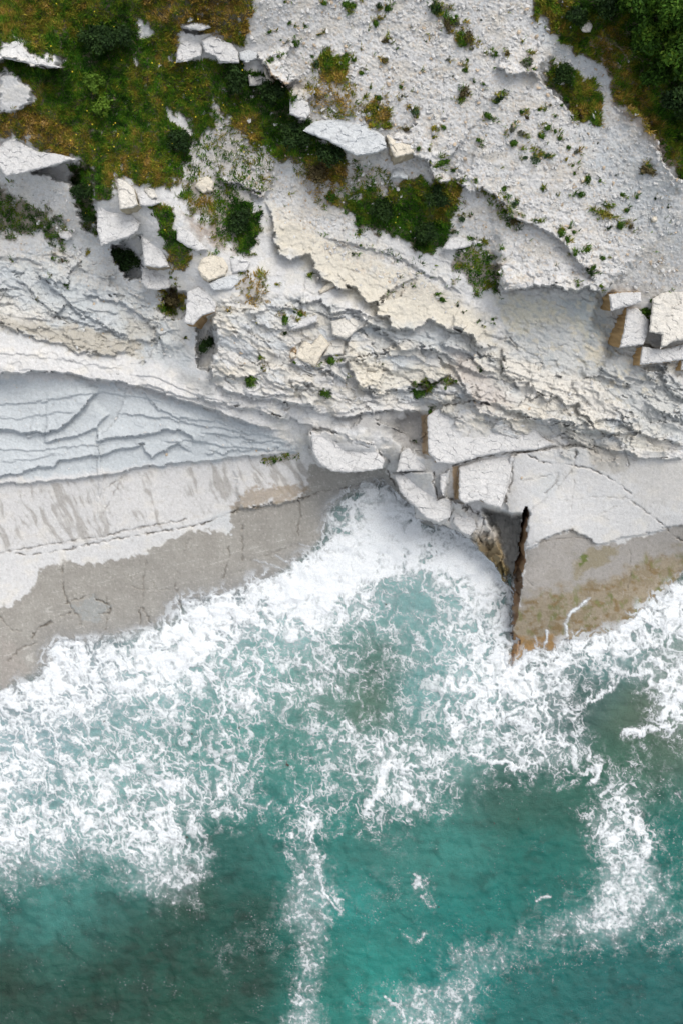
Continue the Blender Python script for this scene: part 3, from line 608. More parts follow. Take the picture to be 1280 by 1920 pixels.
# ------------------------------------------------------------------ materials
def new_mat(name):
    m = bpy.data.materials.new(name); m.use_nodes = True; nt = m.node_tree; nt.nodes.clear()
    out = nt.nodes.new('ShaderNodeOutputMaterial'); b = nt.nodes.new('ShaderNodeBsdfPrincipled')
    nt.links.new(b.outputs[0], out.inputs[0]); return m, nt, b, out
def N(nt, t, **kw):
    n = nt.nodes.new(t)
    for k, v in kw.items():
        if k in n.inputs.keys(): n.inputs[k].default_value = v
        else: setattr(n, k, v)
    return n
def mat_rock(name, bump=.5, attr=True, color=(.5,.5,.5), rough=.92):
    m, nt, b, out = new_mat(name)
    b.inputs['Roughness'].default_value = rough; b.inputs['Specular IOR Level'].default_value = .25
    tc = N(nt, 'ShaderNodeTexCoord')
    geo = N(nt, 'ShaderNodeNewGeometry')
    n1 = N(nt, 'ShaderNodeTexNoise', Scale=9.0, Detail=6.0, Roughness=.7); n2 = N(nt, 'ShaderNodeTexNoise', Scale=38.0, Detail=4.0, Roughness=.7)
    nt.links.new(geo.outputs['Position'], n1.inputs['Vector']); nt.links.new(geo.outputs['Position'], n2.inputs['Vector'])
    if attr: a = N(nt, 'ShaderNodeAttribute', attribute_name='tint'); src = a.outputs['Color']
    else: a = N(nt, 'ShaderNodeRGB'); a.outputs[0].default_value = (*color, 1); src = a.outputs[0]
    mr = N(nt, 'ShaderNodeMapRange'); mr.inputs['From Min'].default_value = .3; mr.inputs['From Max'].default_value = .7
    mr.inputs['To Min'].default_value = .78; mr.inputs['To Max'].default_value = 1.18
    nt.links.new(n2.outputs['Fac'], mr.inputs['Value'])
    mx = N(nt, 'ShaderNodeVectorMath', operation='SCALE'); nt.links.new(src, mx.inputs[0]); nt.links.new(mr.outputs[0], mx.inputs['Scale'])
    nt.links.new(mx.outputs[0], b.inputs['Base Color'])
    ad = N(nt, 'ShaderNodeMath', operation='ADD'); nt.links.new(n1.outputs['Fac'], ad.inputs[0])
    ms = N(nt, 'ShaderNodeMath', operation='MULTIPLY'); ms.inputs[1].default_value = .25; nt.links.new(n2.outputs['Fac'], ms.inputs[0]); nt.links.new(ms.outputs[0], ad.inputs[1])
    bp = N(nt, 'ShaderNodeBump', Strength=bump, Distance=.08); nt.links.new(ad.outputs[0], bp.inputs['Height']); nt.links.new(bp.outputs[0], b.inputs['Normal'])
    return m
M_rock = mat_rock('limestone', .35)
M_seabed = M_rock
def mat_leaf(name, tl=.25):
    m, nt, b, out = new_mat(name)
    a = N(nt, 'ShaderNodeAttribute', attribute_name='tint'); nt.links.new(a.outputs['Color'], b.inputs['Base Color'])
    b.inputs['Roughness'].default_value = .7; b.inputs['Specular IOR Level'].default_value = .15
    t = N(nt, 'ShaderNodeBsdfTranslucent'); nt.links.new(a.outputs['Color'], t.inputs['Color'])
    mx = N(nt, 'ShaderNodeMixShader', Fac=tl); nt.links.new(b.outputs[0], mx.inputs[1]); nt.links.new(t.outputs[0], mx.inputs[2]); nt.links.new(mx.outputs[0], out.inputs[0])
    return m
M_leaf = mat_leaf('leaf_green'); M_grass = mat_leaf('grass_blades')
def mat_plain(name, col, rough=.9):
    m, nt, b, out = new_mat(name)
    n1 = N(nt, 'ShaderNodeTexNoise', Scale=14.0, Detail=4.0); cr = N(nt, 'ShaderNodeValToRGB')
    cr.color_ramp.elements[0].color = (*[c*.7 for c in col], 1); cr.color_ramp.elements[1].color = (*[min(1, c*1.25) for c in col], 1)
    nt.links.new(n1.outputs['Fac'], cr.inputs[0]); nt.links.new(cr.outputs[0], b.inputs['Base Color']); b.inputs['Roughness'].default_value = rough
    return m
M_wood = mat_plain('bark_wood', (.09,.06,.035))
M_weed = mat_plain('dark_weed', (.03,.02,.015), .5)

# ------------------------------------------------------------------ cliff (one sheet with the sea bed)
x, y, z = to_world(U, V, Z)
nv, nu = U.shape
keepc = np.ones((nv-1, nu-1), bool)
cliff = mesh_obj('cliff', np.stack([x, y, z], -1).reshape(-1, 3), grid_faces(nv, nu).reshape(-1), 4, M_rock, colors=COLR.reshape(-1, 3))
tag(cliff, 'white and blue-grey layered limestone cliff stepping down to the sea', 'cliff', kind='structure')

def sample(G, u, v):
    u = np.asarray(u, float); v = np.asarray(v, float)
    i = np.clip(np.searchsorted(TU, u)-1, 0, len(TU)-2); j = np.clip(np.searchsorted(TV, v)-1, 0, len(TV)-2)
    fx = (u-TU[i])/(TU[i+1]-TU[i]); fy = (v-TV[j])/(TV[j+1]-TV[j])
    if G.ndim == 3: fx = fx[...,None]; fy = fy[...,None]
    return (G[j,i]*(1-fx)+G[j,i+1]*fx)*(1-fy)+(G[j+1,i]*(1-fx)+G[j+1,i+1]*fx)*fy

# ------------------------------------------------------------------ sea
FD = {880:(16,"233"),920:(15,"46895"),960:(15,"5899732"),1000:(14,"269999887"),1040:(11,"2479999878998"),1080:(9,"355699996323688"),
1120:(8,"7898789864223466"),1160:(5,"2457876576544233455"),1200:(1,"1785678986545543233345625887655")}
rows = ["00000000000000000000000000000000" for _ in range(26)]
def put(r, c, s):
    t = list(rows[r]); 
    for k, ch in enumerate(s):
        if c+k < 32: t[c+k] = ch
    rows[r] = ''.join(t)
for yv, (c, s) in FD.items(): put((yv-880)//40, c, s)
put(5, 30, "48"); put(6, 28, "1578"); put(7, 26, "358876")
rest = ["15897898875544454223345576656567","78876677556864432132475676643348","66785445434433321223236445531037","56656455344322344633336435621132",
"77665664424432244565543465661321","65557666656412334456431233204402","65656646655422443265231000103522","75676657543212352153121000003711","76645776541101510111000000001731",
"65533667650001610120000000001852","53221366760002631223100000013863","11110012520012852131100002358763","00021000001222373010311013558755","00000000012222241000302455434324"[:32],
"00000000013112700000245431110001"[:32],"00000100000001600024456310000000"[:32],"00000000000014710466651000000000"[:32]]
fix = {16:"75676657543123"+"52153121000000"[:0]}
for k, s in enumerate(rest): put(9+k, 0, (s+'0'*32)[:32])
# rows keyed by hand where the column count matters (columns 40 map units wide)
put(16, 0, "75676657542312521531211000037511"[:32]); put(16, 0, "75676657"); put(16, 8, "5423"); put(16, 12, "1252153121"); put(16, 22, "00000375"); put(16, 30, "11")
put(17, 0, "76645776541101510111000000016731"); put(18, 0, "65533667650002610120000000025852"); put(19, 0, "53221366760003631223100000137863")
put(20, 0, "11110012520013851311000002358763"); put(21, 0, "00021000001223730103110135587544"); put(22, 0, "00000000013222410020245543432224")
put(23, 0, "00000000003112700000245431110001"); put(24, 0, "00000100000001600244563100000000"); put(25, 0, "00000000000014710466651000000000")
FG = np.array([[int(ch) for ch in r] for r in rows], float)/9.0
FG[4:12, 21:24] += .14; FG[8:13, 23:25] += .10; FG[6:12, 17:21] += .03; FG[8:12, 27:30] -= .16; FG[10:13, 26:30] -= .10; FG[9:15, 2:8] -= .05
FG = np.clip(FG, 0, 1)
FG = np.pad(FG, 1, mode='edge'); FG[0] *= .3
def cub(G, gx0, gy0, st, Uq, Vq):
    def w(t): return np.stack([((1-t)**3)/6, (3*t**3-6*t**2+4)/6, (-3*t**3+3*t**2+3*t+1)/6, t**3/6])
    x = np.clip((Uq-gx0)/st, 0, G.shape[1]-1.001); y = np.clip((Vq-gy0)/st, 0, G.shape[0]-1.001)
    ix = x.astype(int); iy = y.astype(int); wx = w(x-ix); wy = w(y-iy); r = 0
    for a in range(4):
        for b in range(4):
            r = r+G[np.clip(iy+a-1, 0, G.shape[0]-1), np.clip(ix+b-1, 0, G.shape[1]-1)]*wy[a]*wx[b]
    return r
def foam_density(Uq, Vq):
    wu = Uq+fbm(Uq/70, Vq/70, 4, 201)*26+fbm(Uq/150, Vq/110, 2, 203)*34*ss(1450,1600,Vq); wv = Vq+fbm(Uq/70, Vq/70, 4, 202)*26
    return cub(FG, -20, 860, 40, wu, wv)

def srgb(r, g, b):
    c = np.array([r, g, b])/255.; return np.where(c <= .04045, c/12.92, ((c+.055)/1.055)**2.4)
WC = [(520,1500,75,140,130),(420,1600,55,105,95),(200,1850,48,82,68),(400,1850,40,88,74),(20,1840,52,76,62),(600,1860,56,128,115),(560,1760,52,112,100),(100,1720,78,140,130),(350,1690,55,82,68),(640,1700,60,148,137),
(700,1850,58,152,138),(1000,1850,28,112,105),(1250,1880,42,108,102),(1000,1600,42,120,108),(950,1480,62,98,86),(1150,1420,72,112,92),(1180,1350,88,112,92),(1060,1340,66,92,88),
(1240,1600,38,120,108),(750,1120,140,180,175),(690,1270,82,112,95),(690,1320,100,122,100),(620,1300,125,160,145),(780,1300,120,170,165),(900,1250,140,190,185),(450,1360,85,150,138),
(350,1400,95,150,140),(200,1450,120,170,162),(100,1550,110,160,155),(50,1320,155,180,185),(560,1430,88,148,135),(1150,1240,110,165,160),(850,1600,70,140,128),(700,1560,70,122,112),
(480,1250,115,175,165),(1270,1290,125,138,118),(1230,1320,98,112,92),(900,1400,120,165,155),(60,1420,130,170,172),(250,1620,75,135,125),(560,1600,60,125,115),(300,1800,50,85,72),(120,1800,60,105,92),
(150,1900,45,75,62),(480,1720,42,84,72),(480,1820,36,78,66),(860,1720,48,128,118),(1000,1740,40,118,108),(860,1850,45,130,122),(1150,1850,34,108,102),(980,1520,62,105,90),(1080,1480,58,108,92),(1140,1280,85,105,100),(980,1370,75,110,105),
(720,1420,85,135,122),(620,1380,95,150,140),(160,1260,150,165,170),(560,1150,150,195,190),(300,1290,140,185,180),(430,1120,160,170,175),(850,1180,135,180,175),(640,1550,66,140,128),(0,1700,60,115,105),(350,1900,48,92,75),(640,1250,100,145,135)]
WCa = np.array(WC, float)
def water_col(Uq, Vq):
    wu = Uq+fbm(Uq/60, Vq/60, 4, 211)*24; wv = Vq+fbm(Uq/60, Vq/60, 4, 212)*24
    num = np.zeros(Uq.shape+(3,)); den = np.zeros(Uq.shape)
    for r in WCa:
        w = 1/(((wu-r[0])**2+(wv-r[1])**2)/1000.+2.5)**1.8
        num += w[...,None]*srgb(*r[2:]); den += w
    return num/den[...,None]

WU = axis(-5000, -20, 1300, 6400, 3.0); WV = np.r_[axis(870, 870, 1940, 6400, 3.0)]
wU, wV = np.meshgrid(WU, WV)
def waves(Uq, Vq):
    inr = np.exp(-np.maximum(0, np.abs(Uq-640)-900)/1200)
    return fbm(Uq/85+fbm(Uq/50,Vq/50,2,220), Vq/60, 4, 221)*.22+fbm(Uq/20, Vq/11, 3, 222)*.055-.02
wZ = waves(wU, wV)
wC = water_col(wU, wV)
fdn = np.where((wU > -60) & (wU < 1340) & (wV < 1960), foam_density(wU, wV), .12)
milk = ss(.25, .9, fdn)[..., None]*.38
wC = np.maximum(wC*np.array([.55,.57,.60])-.009, .004); wC = wC*(1-milk)+C(.27,.38,.385)*milk
wn1 = fbm(wU/26, wV/22, 5, 231); wn2 = fbm(wU/70, wV/60, 4, 232)
wC = wC*(1+.22*wn1*.9+.18*wn2+.10*ridged(wU/30+wn2*2, wV/16+wn1, 3, 239))[...,None]
deepm = ss(1380, 1600, wV)
blot = ss(.12, .5, fbm(wU/42+3, wV/34, 4, 233)+.25*np.exp(-(((wU-260)/330)**2+((wV-1800)/130)**2)))*deepm
wC = wC*(1-.25*blot[...,None]*np.array([.7,1,1]))
def bilZ(u, v): return sample(Z, u, v)
depth = wZ-bilZ(np.clip(wU, TU[0]+1, TU[-1]-1), np.clip(wV, TV[0]+1, TV[-1]-1))
op = np.clip(1-np.exp(-np.maximum(depth, 0)*3.2), .12, 1)
op = np.maximum(op, ss(.5,2,depth))
m, nt, b, out = new_mat('sea_water')
a = N(nt, 'ShaderNodeAttribute', attribute_name='tint'); al = N(nt, 'ShaderNodeAttribute', attribute_name='opacity')
geo = N(nt, 'ShaderNodeNewGeometry')
n1 = N(nt, 'ShaderNodeTexNoise', Scale=2.6, Detail=7.0, Roughness=.62, Distortion=.6); n2 = N(nt, 'ShaderNodeTexNoise', Scale=12.0, Detail=5.0, Roughness=.75)
for n in (n1, n2): nt.links.new(geo.outputs['Position'], n.inputs['Vector'])
mr = N(nt, 'ShaderNodeMapRange'); mr.inputs['From Min'].default_value = .3; mr.inputs['From Max'].default_value = .7; mr.inputs['To Min'].default_value = .84; mr.inputs['To Max'].default_value = 1.16
nt.links.new(n2.outputs['Fac'], mr.inputs['Value'])
mx = N(nt, 'ShaderNodeVectorMath', operation='SCALE'); nt.links.new(a.outputs['Color'], mx.inputs[0]); nt.links.new(mr.outputs[0], mx.inputs['Scale']); nt.links.new(mx.outputs[0], b.inputs['Base Color'])
b.inputs['Roughness'].default_value = .12; b.inputs['IOR'].default_value = 1.333
ad = N(nt, 'ShaderNodeMath', operation='ADD'); nt.links.new(n1.outputs['Fac'], ad.inputs[0]); nt.links.new(n2.outputs['Fac'], ad.inputs[1])
bp = N(nt, 'ShaderNodeBump', Strength=.6, Distance=.12); nt.links.new(ad.outputs[0], bp.inputs['Height']); nt.links.new(bp.outputs[0], b.inputs['Normal'])
tr = N(nt, 'ShaderNodeBsdfTransparent'); ms = N(nt, 'ShaderNodeMixShader')
nt.links.new(al.outputs['Fac'], ms.inputs[0]); nt.links.new(tr.outputs[0], ms.inputs[1]); nt.links.new(b.outputs[0], ms.inputs[2]); nt.links.new(ms.outputs[0], out.inputs[0])
M_water = m
x, y, z = to_world(wU, wV, wZ)
sea_o = mesh_obj('sea', np.stack([x, y, z], -1).reshape(-1, 3), grid_faces(*wU.shape).reshape(-1), 4, M_water, colors=np.clip(wC, .01, .8).reshape(-1, 3), attrs={'opacity': op.ravel()})
tag(sea_o, 'turquoise and dark green sea water below the cliff', 'sea', kind='structure')

# ------------------------------------------------------------------ foam
m, nt, b, out = new_mat('sea_foam')
al = N(nt, 'ShaderNodeAttribute', attribute_name='opacity'); geo = N(nt, 'ShaderNodeNewGeometry')
n1 = N(nt, 'ShaderNodeTexNoise', Scale=16.0, Detail=6.0, Roughness=.75); nt.links.new(geo.outputs['Position'], n1.inputs['Vector'])
b.inputs['Base Color'].default_value = (.64,.67,.69,1); b.inputs['Roughness'].default_value = .8; b.inputs['Specular IOR Level'].default_value = .2
bp = N(nt, 'ShaderNodeBump', Strength=.22, Distance=.06); nt.links.new(n1.outputs['Fac'], bp.inputs['Height']); nt.links.new(bp.outputs[0], b.inputs['Normal'])
mr = N(nt, 'ShaderNodeMapRange'); mr.inputs['From Min'].default_value = .35; mr.inputs['From Max'].default_value = .65; mr.inputs['To Min'].default_value = .72; mr.inputs['To Max'].default_value = 1.15
nt.links.new(n1.outputs['Fac'], mr.inputs['Value'])
mu = N(nt, 'ShaderNodeMath', operation='MULTIPLY', use_clamp=True); nt.links.new(al.outputs['Fac'], mu.inputs[0]); nt.links.new(mr.outputs[0], mu.inputs[1])
tr = N(nt, 'ShaderNodeBsdfTransparent'); ms = N(nt, 'ShaderNodeMixShader')
nt.links.new(mu.outputs[0], ms.inputs[0]); nt.links.new(tr.outputs[0], ms.inputs[1]); nt.links.new(b.outputs[0], ms.inputs[2]); nt.links.new(ms.outputs[0], out.inputs[0])
M_foam = m

STROKES = [
 ([(1108,1118),(1085,1138),(1068,1150),(1058,1170),(1062,1185),(1062,1202)], 3.2, 1),([(1025,1178),(1023,1200),(1018,1222)], 2.6, .9),([(1002,1190),(1005,1212)], 2.2, .8),
 ([(966,1225),(960,1240),(957,1250)], 1.5, .5),([(1090,1130),(1070,1145),(1057,1165)], 5, .4),([(1212,1140),(1190,1166),(1160,1186),(1105,1200),(1060,1205)], 5, .9),
 ([(88,1228),(110,1212),(150,1207),(160,1232),(150,1262)], 9, .95),([(338,1130),(352,1128),(375,1132),(410,1120),(425,1130)], 8, .9),([(334,1150),(345,1165),(330,1185)], 7, .9),
 ([(610,955),(632,985),(660,975),(690,955),(722,925)], 4, .8),([(552,1062),(575,1055),(600,1035),(620,1020)], 6, .9),([(470,1048),(500,1055),(545,1075)], 2, .5),
 ([(560,1020),(585,1025),(610,1020)], 1.6, .6),([(515,1040),(540,1055),(552,1070)], 2.2, .7),([(480,1100),(470,1085),(455,1080)], 1.6, .5),
 # rim of the recirculating patch and mid-sea lace
 ([(838,1320),(848,1360),(862,1395),(890,1415),(930,1432),(985,1440),(1010,1428),(1030,1402),(1022,1385),(1000,1368),(960,1345)], 7, .85),([(870,1395),(900,1410),(950,1420),(985,1420)], 8, .55),
 ([(845,1250),(850,1300),(860,1340),(862,1380)], 9, .8),([(722,1200),(716,1250),(719,1290)], 1.8, .5),([(676,1262),(670,1296),(680,1330)], 1.8, .5),
 ([(1000,1368),(960,1330),(950,1290),(958,1262)], 5, .8),([(880,1270),(905,1310),(900,1350),(920,1370)], 2.5, .7),([(725,1340),(712,1395),(660,1370),(640,1360)], 7, .6),
 ([(735,1400),(722,1440),(712,1470),(700,1500),(690,1515)], 9, .85),([(710,1480),(690,1500),(685,1530)], 7, .6),([(768,1180),(790,1220),(850,1250)], 5, .5),
 ([(545,1560),(549,1572)], 4, 1),([(575,1510),(590,1530),(578,1560),(592,1600),(600,1640),(640,1710)], 8, .8),([(596,1630),(605,1670),(628,1700),(642,1712)], 2.4, 1),
 ([(590,1610),(575,1680),(600,1730),(585,1760)], 20, .6),([(560,1640),(560,1700),(590,1740)], 14, .6),([(585,1790),(562,1850),(560,1880),(575,1930)], 14, .75),
 ([(775,1650),(805,1652),(800,1685),(812,1700)], 9, .75),([(785,1655),(800,1670)], 10, .7),([(720,1865),(735,1880),(760,1910)], 6, .9),([(760,1750),(782,1760),(790,1755)], 6, .8),
 ([(1145,1490),(1170,1520),(1200,1560),(1215,1580),(1200,1610),(1180,1640)], 20, .8),([(1190,1610),(1165,1650),(1130,1700),(1115,1735)], 26, .75),([(1220,1630),(1235,1660),(1200,1680)], 16, .6),
 ([(1085,1445),(1110,1440),(1120,1420),(1115,1460),(1100,1470)], 7, .7),([(1150,1500),(1130,1540),(1120,1560)], 5, .6),([(1170,1378),(1200,1372),(1240,1362),(1290,1345)], 7, .85),
 ([(1282,1300),(1250,1330),(1235,1350),(1260,1370)], 10, .9),([(1232,1240),(1240,1290),(1255,1320)], 12, .85),([(1000,1690),(1020,1682),(1035,1680)], 2.5, .6),
 ([(1165,1260),(1150,1290),(1148,1250),(1160,1225),(1165,1200)], 3, .7),([(1040,1318),(1080,1325),(1120,1300),(1140,1290)], 6, .75),([(1020,1290),(1048,1292),(1040,1270),(1000,1290)], 3, .7),
 ([(925,1040),(950,1150),(960,1210),(940,1260),(975,1320),(1010,1350)], 6, .5),([(300,1255),(315,1290),(300,1350)], 3, .6),([(240,1320),(250,1370),(230,1420)], 5, .6),([(195,1445),(215,1500),(235,1520),(240,1560)], 7, .6),
 ([(400,1320),(412,1360),(440,1400),(438,1450),(432,1480),(455,1505),(500,1515),(515,1490)], 3, .75),([(345,1450),(370,1475),(410,1470),(435,1455)], 8, .6),([(270,1560),(290,1580),(310,1550)], 6, .8),
 ([(310,1640),(335,1668),(360,1640),(385,1640)], 12, .8),([(0,1300),(60,1290),(120,1280),(180,1290)], 12, .8),([(0,1500),(40,1490),(60,1520),(50,1560)], 10, .5),
]
FU = np.arange(-24, 1306, 1.35); FV_ = np.arange(884, 1944, 1.35)
fU, fV = np.meshgrid(FU, FV_)
D = foam_density(fU, fV)
# local sea-distance, to keep foam off the dry rock
sdf = sample(SDIST, fU, fV); zf = bilZ(fU, fV)
wx = fbm(fU/46, fV/46, 4, 301); wy = fbm(fU/46, fV/46, 4, 302); wx2 = fbm(fU/13, fV/13, 3, 303); wy2 = fbm(fU/13, fV/13, 3, 304)
# flow: cells stretched downwards and slightly to the right on the left side
ang = .35*np.exp(-(fU/520.)**2)+.0
cu = fU+wx*34+wx2*6-.35*(fV-1300)*np.exp(-(fU/600.)**2); cv = (fV+wy*34+wy2*6)
e1a, e1b, _ = worley(cu/27., cv/38., 311); e2a, e2b, c2 = worley((cu+wx2*4)/14., (cv+wy2*4)/18.5, 312); e3a, e3b, _ = worley(fU/4.8+wx2, fV/5.2+wy2, 313)
l1 = 1-ss(0, .30, e1b-e1a); l2 = 1-ss(0, .34, e2b-e2a); l3 = 1-ss(0, .5, e3b-e3a)
rg = ridged(cu/38, cv/46, 4, 321)            # filaments
rg2 = ridged((fU+wx*26)/21, (fV+wy*26)/25, 3, 322)
pn = fbm((fU+wx*14)/24, (fV+wy*14)/26, 5, 331)
pf = fbm(fU/6.5, fV/6.5, 3, 332)
open_sea = ss(1560, 1660, fV)*1.0
h1 = 1-ss(.0,.62,e1b-e1a); h2 = 1-ss(.0,.60,e2b-e2a)
tex = .34*h1+.34*h2+.10*l2+.08*l3-.12+.30*(rg-.62)*1.4+.14*(rg2-.62)+.44*pn+.10*pf
tex_open = .55*pn+.42*(rg2-.6)+.42*pf+.16*l2-.02
tex = tex*(1-open_sea)+tex_open*open_sea
WIDE = []
def add_density():
    global D
    for pts, w, k in WIDE:
        xs = [p[0] for p in pts]; ys = [p[1] for p in pts]; g_ = w*2.5+20
        i0, i1 = np.searchsorted(FU, [min(xs)-g_, max(xs)+g_]); j0, j1 = np.searchsorted(FV_, [min(ys)-g_, max(ys)+g_]); s = (slice(j0, j1), slice(i0, i1))
        d, ar, L = seg_sd(fU[s]+wx2[s]*8+wx[s]*14, fV[s]+wy2[s]*8+wy[s]*14, pts)
        D[s] = np.maximum(D[s], np.clip(.18+.72*k, 0, .95)*np.exp(-(d/(w*1.25))**2))
for s_ in STROKES:
    if s_[1] >= 5: WIDE.append(s_[:3])
add_density()
val = D*1.32-.10*ss(10,70,sdf)*ss(.35,.6,D)*ss(.95,.7,D)+tex*1.05*(1-.40*ss(.75,1,D))-.90+.13*open_sea*ss(.06,.3,D)
FAl = .26*ss(-.40,.12,val)*ss(.12,.5,D)+.37*ss(-.02, .22, val)+.45*ss(.10,.62,val)
FAl = FAl*(.86+.12*ss(.45,.9,D)+.14*pf+.10*pn)*(1-.15*open_sea)
# thin broken web of bubbles stretched between the thicker streaks
qx = fU+wx*34+wx2*13; qy = fV+wy*34+wy2*13
g1a, g1b, _ = worley(qx/25., qy/32., 341); g2a, g2b, _ = worley(qx/12.+3, qy/14., 342)
web = np.maximum(np.exp(-((g1b-g1a)/.06)**2)*ss(-.25,.25,pn+.25*pf), .75*np.exp(-((g2b-g2a)/.10)**2)*ss(.0,.35,pn+.2*pf+.1))
FAl = np.maximum(FAl, web*ss(.06,.34,D)*(.66+.25*ss(.3,.7,D))*(1-.6*open_sea))
fleck = ss(.44,.56,fbm(fU/3.2,fV/2.8,2,351)*.8+.35*fbm(fU/38,fV/38,3,352)+.25*D)
FAl = np.maximum(FAl, fleck*.38)
FAl *= np.maximum(ss(.02,.12,D), fleck*.8)
# swash line hugging the shore, thin wash on the rock
edge = np.exp(-((sdf-6-6*wx)/7)**2)*ss(.15,.5,D)*ss(-.25,.35,pn+.1)
FAl = np.maximum(FAl, edge*.9)
wash = ss(-26, -2, sdf+wx*22)*(sdf < 2)*ss(.12,.4,D)*ss(.55,.8,rg2+.25*l2+.15*pn)*.65*(zf < .75)
FAl = np.where(sdf < 1, np.maximum(wash, FAl*ss(-5, 2, sdf+wx2*6)), FAl)
FAl = np.where((zf > .75) & (sdf < 0), 0, FAl)
# strokes traced from the place: streaks, rivulets on the rock, swell crests
def stroke(pts, w, k=1.0, soft=.5, rag=.7):
    global FAl
    xs = [p[0] for p in pts]; ys = [p[1] for p in pts]
    i0, i1 = np.searchsorted(FU, [min(xs)-30, max(xs)+30]); j0, j1 = np.searchsorted(FV_, [min(ys)-30, max(ys)+30])
    s = (slice(j0, j1), slice(i0, i1))
    d, ar, L = seg_sd(fU[s]+wx2[s]*rag*6, fV[s]+wy2[s]*rag*6, pts)
    a = np.exp(-(d/w)**2)*k*ss(0,.08,ar)*ss(0,.08,1-ar)*(.55+.7*ss(-.3,.4,pf[s]+pn[s]))
    FAl[s] = np.maximum(FAl[s], np.clip(a, 0, 1))
for s_ in STROKES:
    if s_[1] < 5: stroke(*s_)
FAl = np.clip(FAl, 0, 1)
# land foam only where traced
relief = (.04*FAl+.10*ss(.6,1,D)*FAl*(.4+.8*pn))*(1-.6*open_sea)
fz = np.maximum(waves(fU, fV), zf)+.018+np.maximum(relief, 0)
q = grid_faces(*fU.shape)
mk = FAl.ravel(); keep = mk[q].max(1) > .035
q = q[keep]; used, inv = np.unique(q.ravel(), return_inverse=True)
x, y, z = to_world(fU, fV, fz); P = np.stack([x, y, z], -1).reshape(-1, 3)[used]
foam = mesh_obj('sea_foam', P, inv.astype(np.int32), 4, M_foam, attrs={'opacity': mk[used]})
tag(foam, 'white lacy surf and foam streaks drifting over the green water', 'foam', kind='stuff')
print('foam faces', len(q))

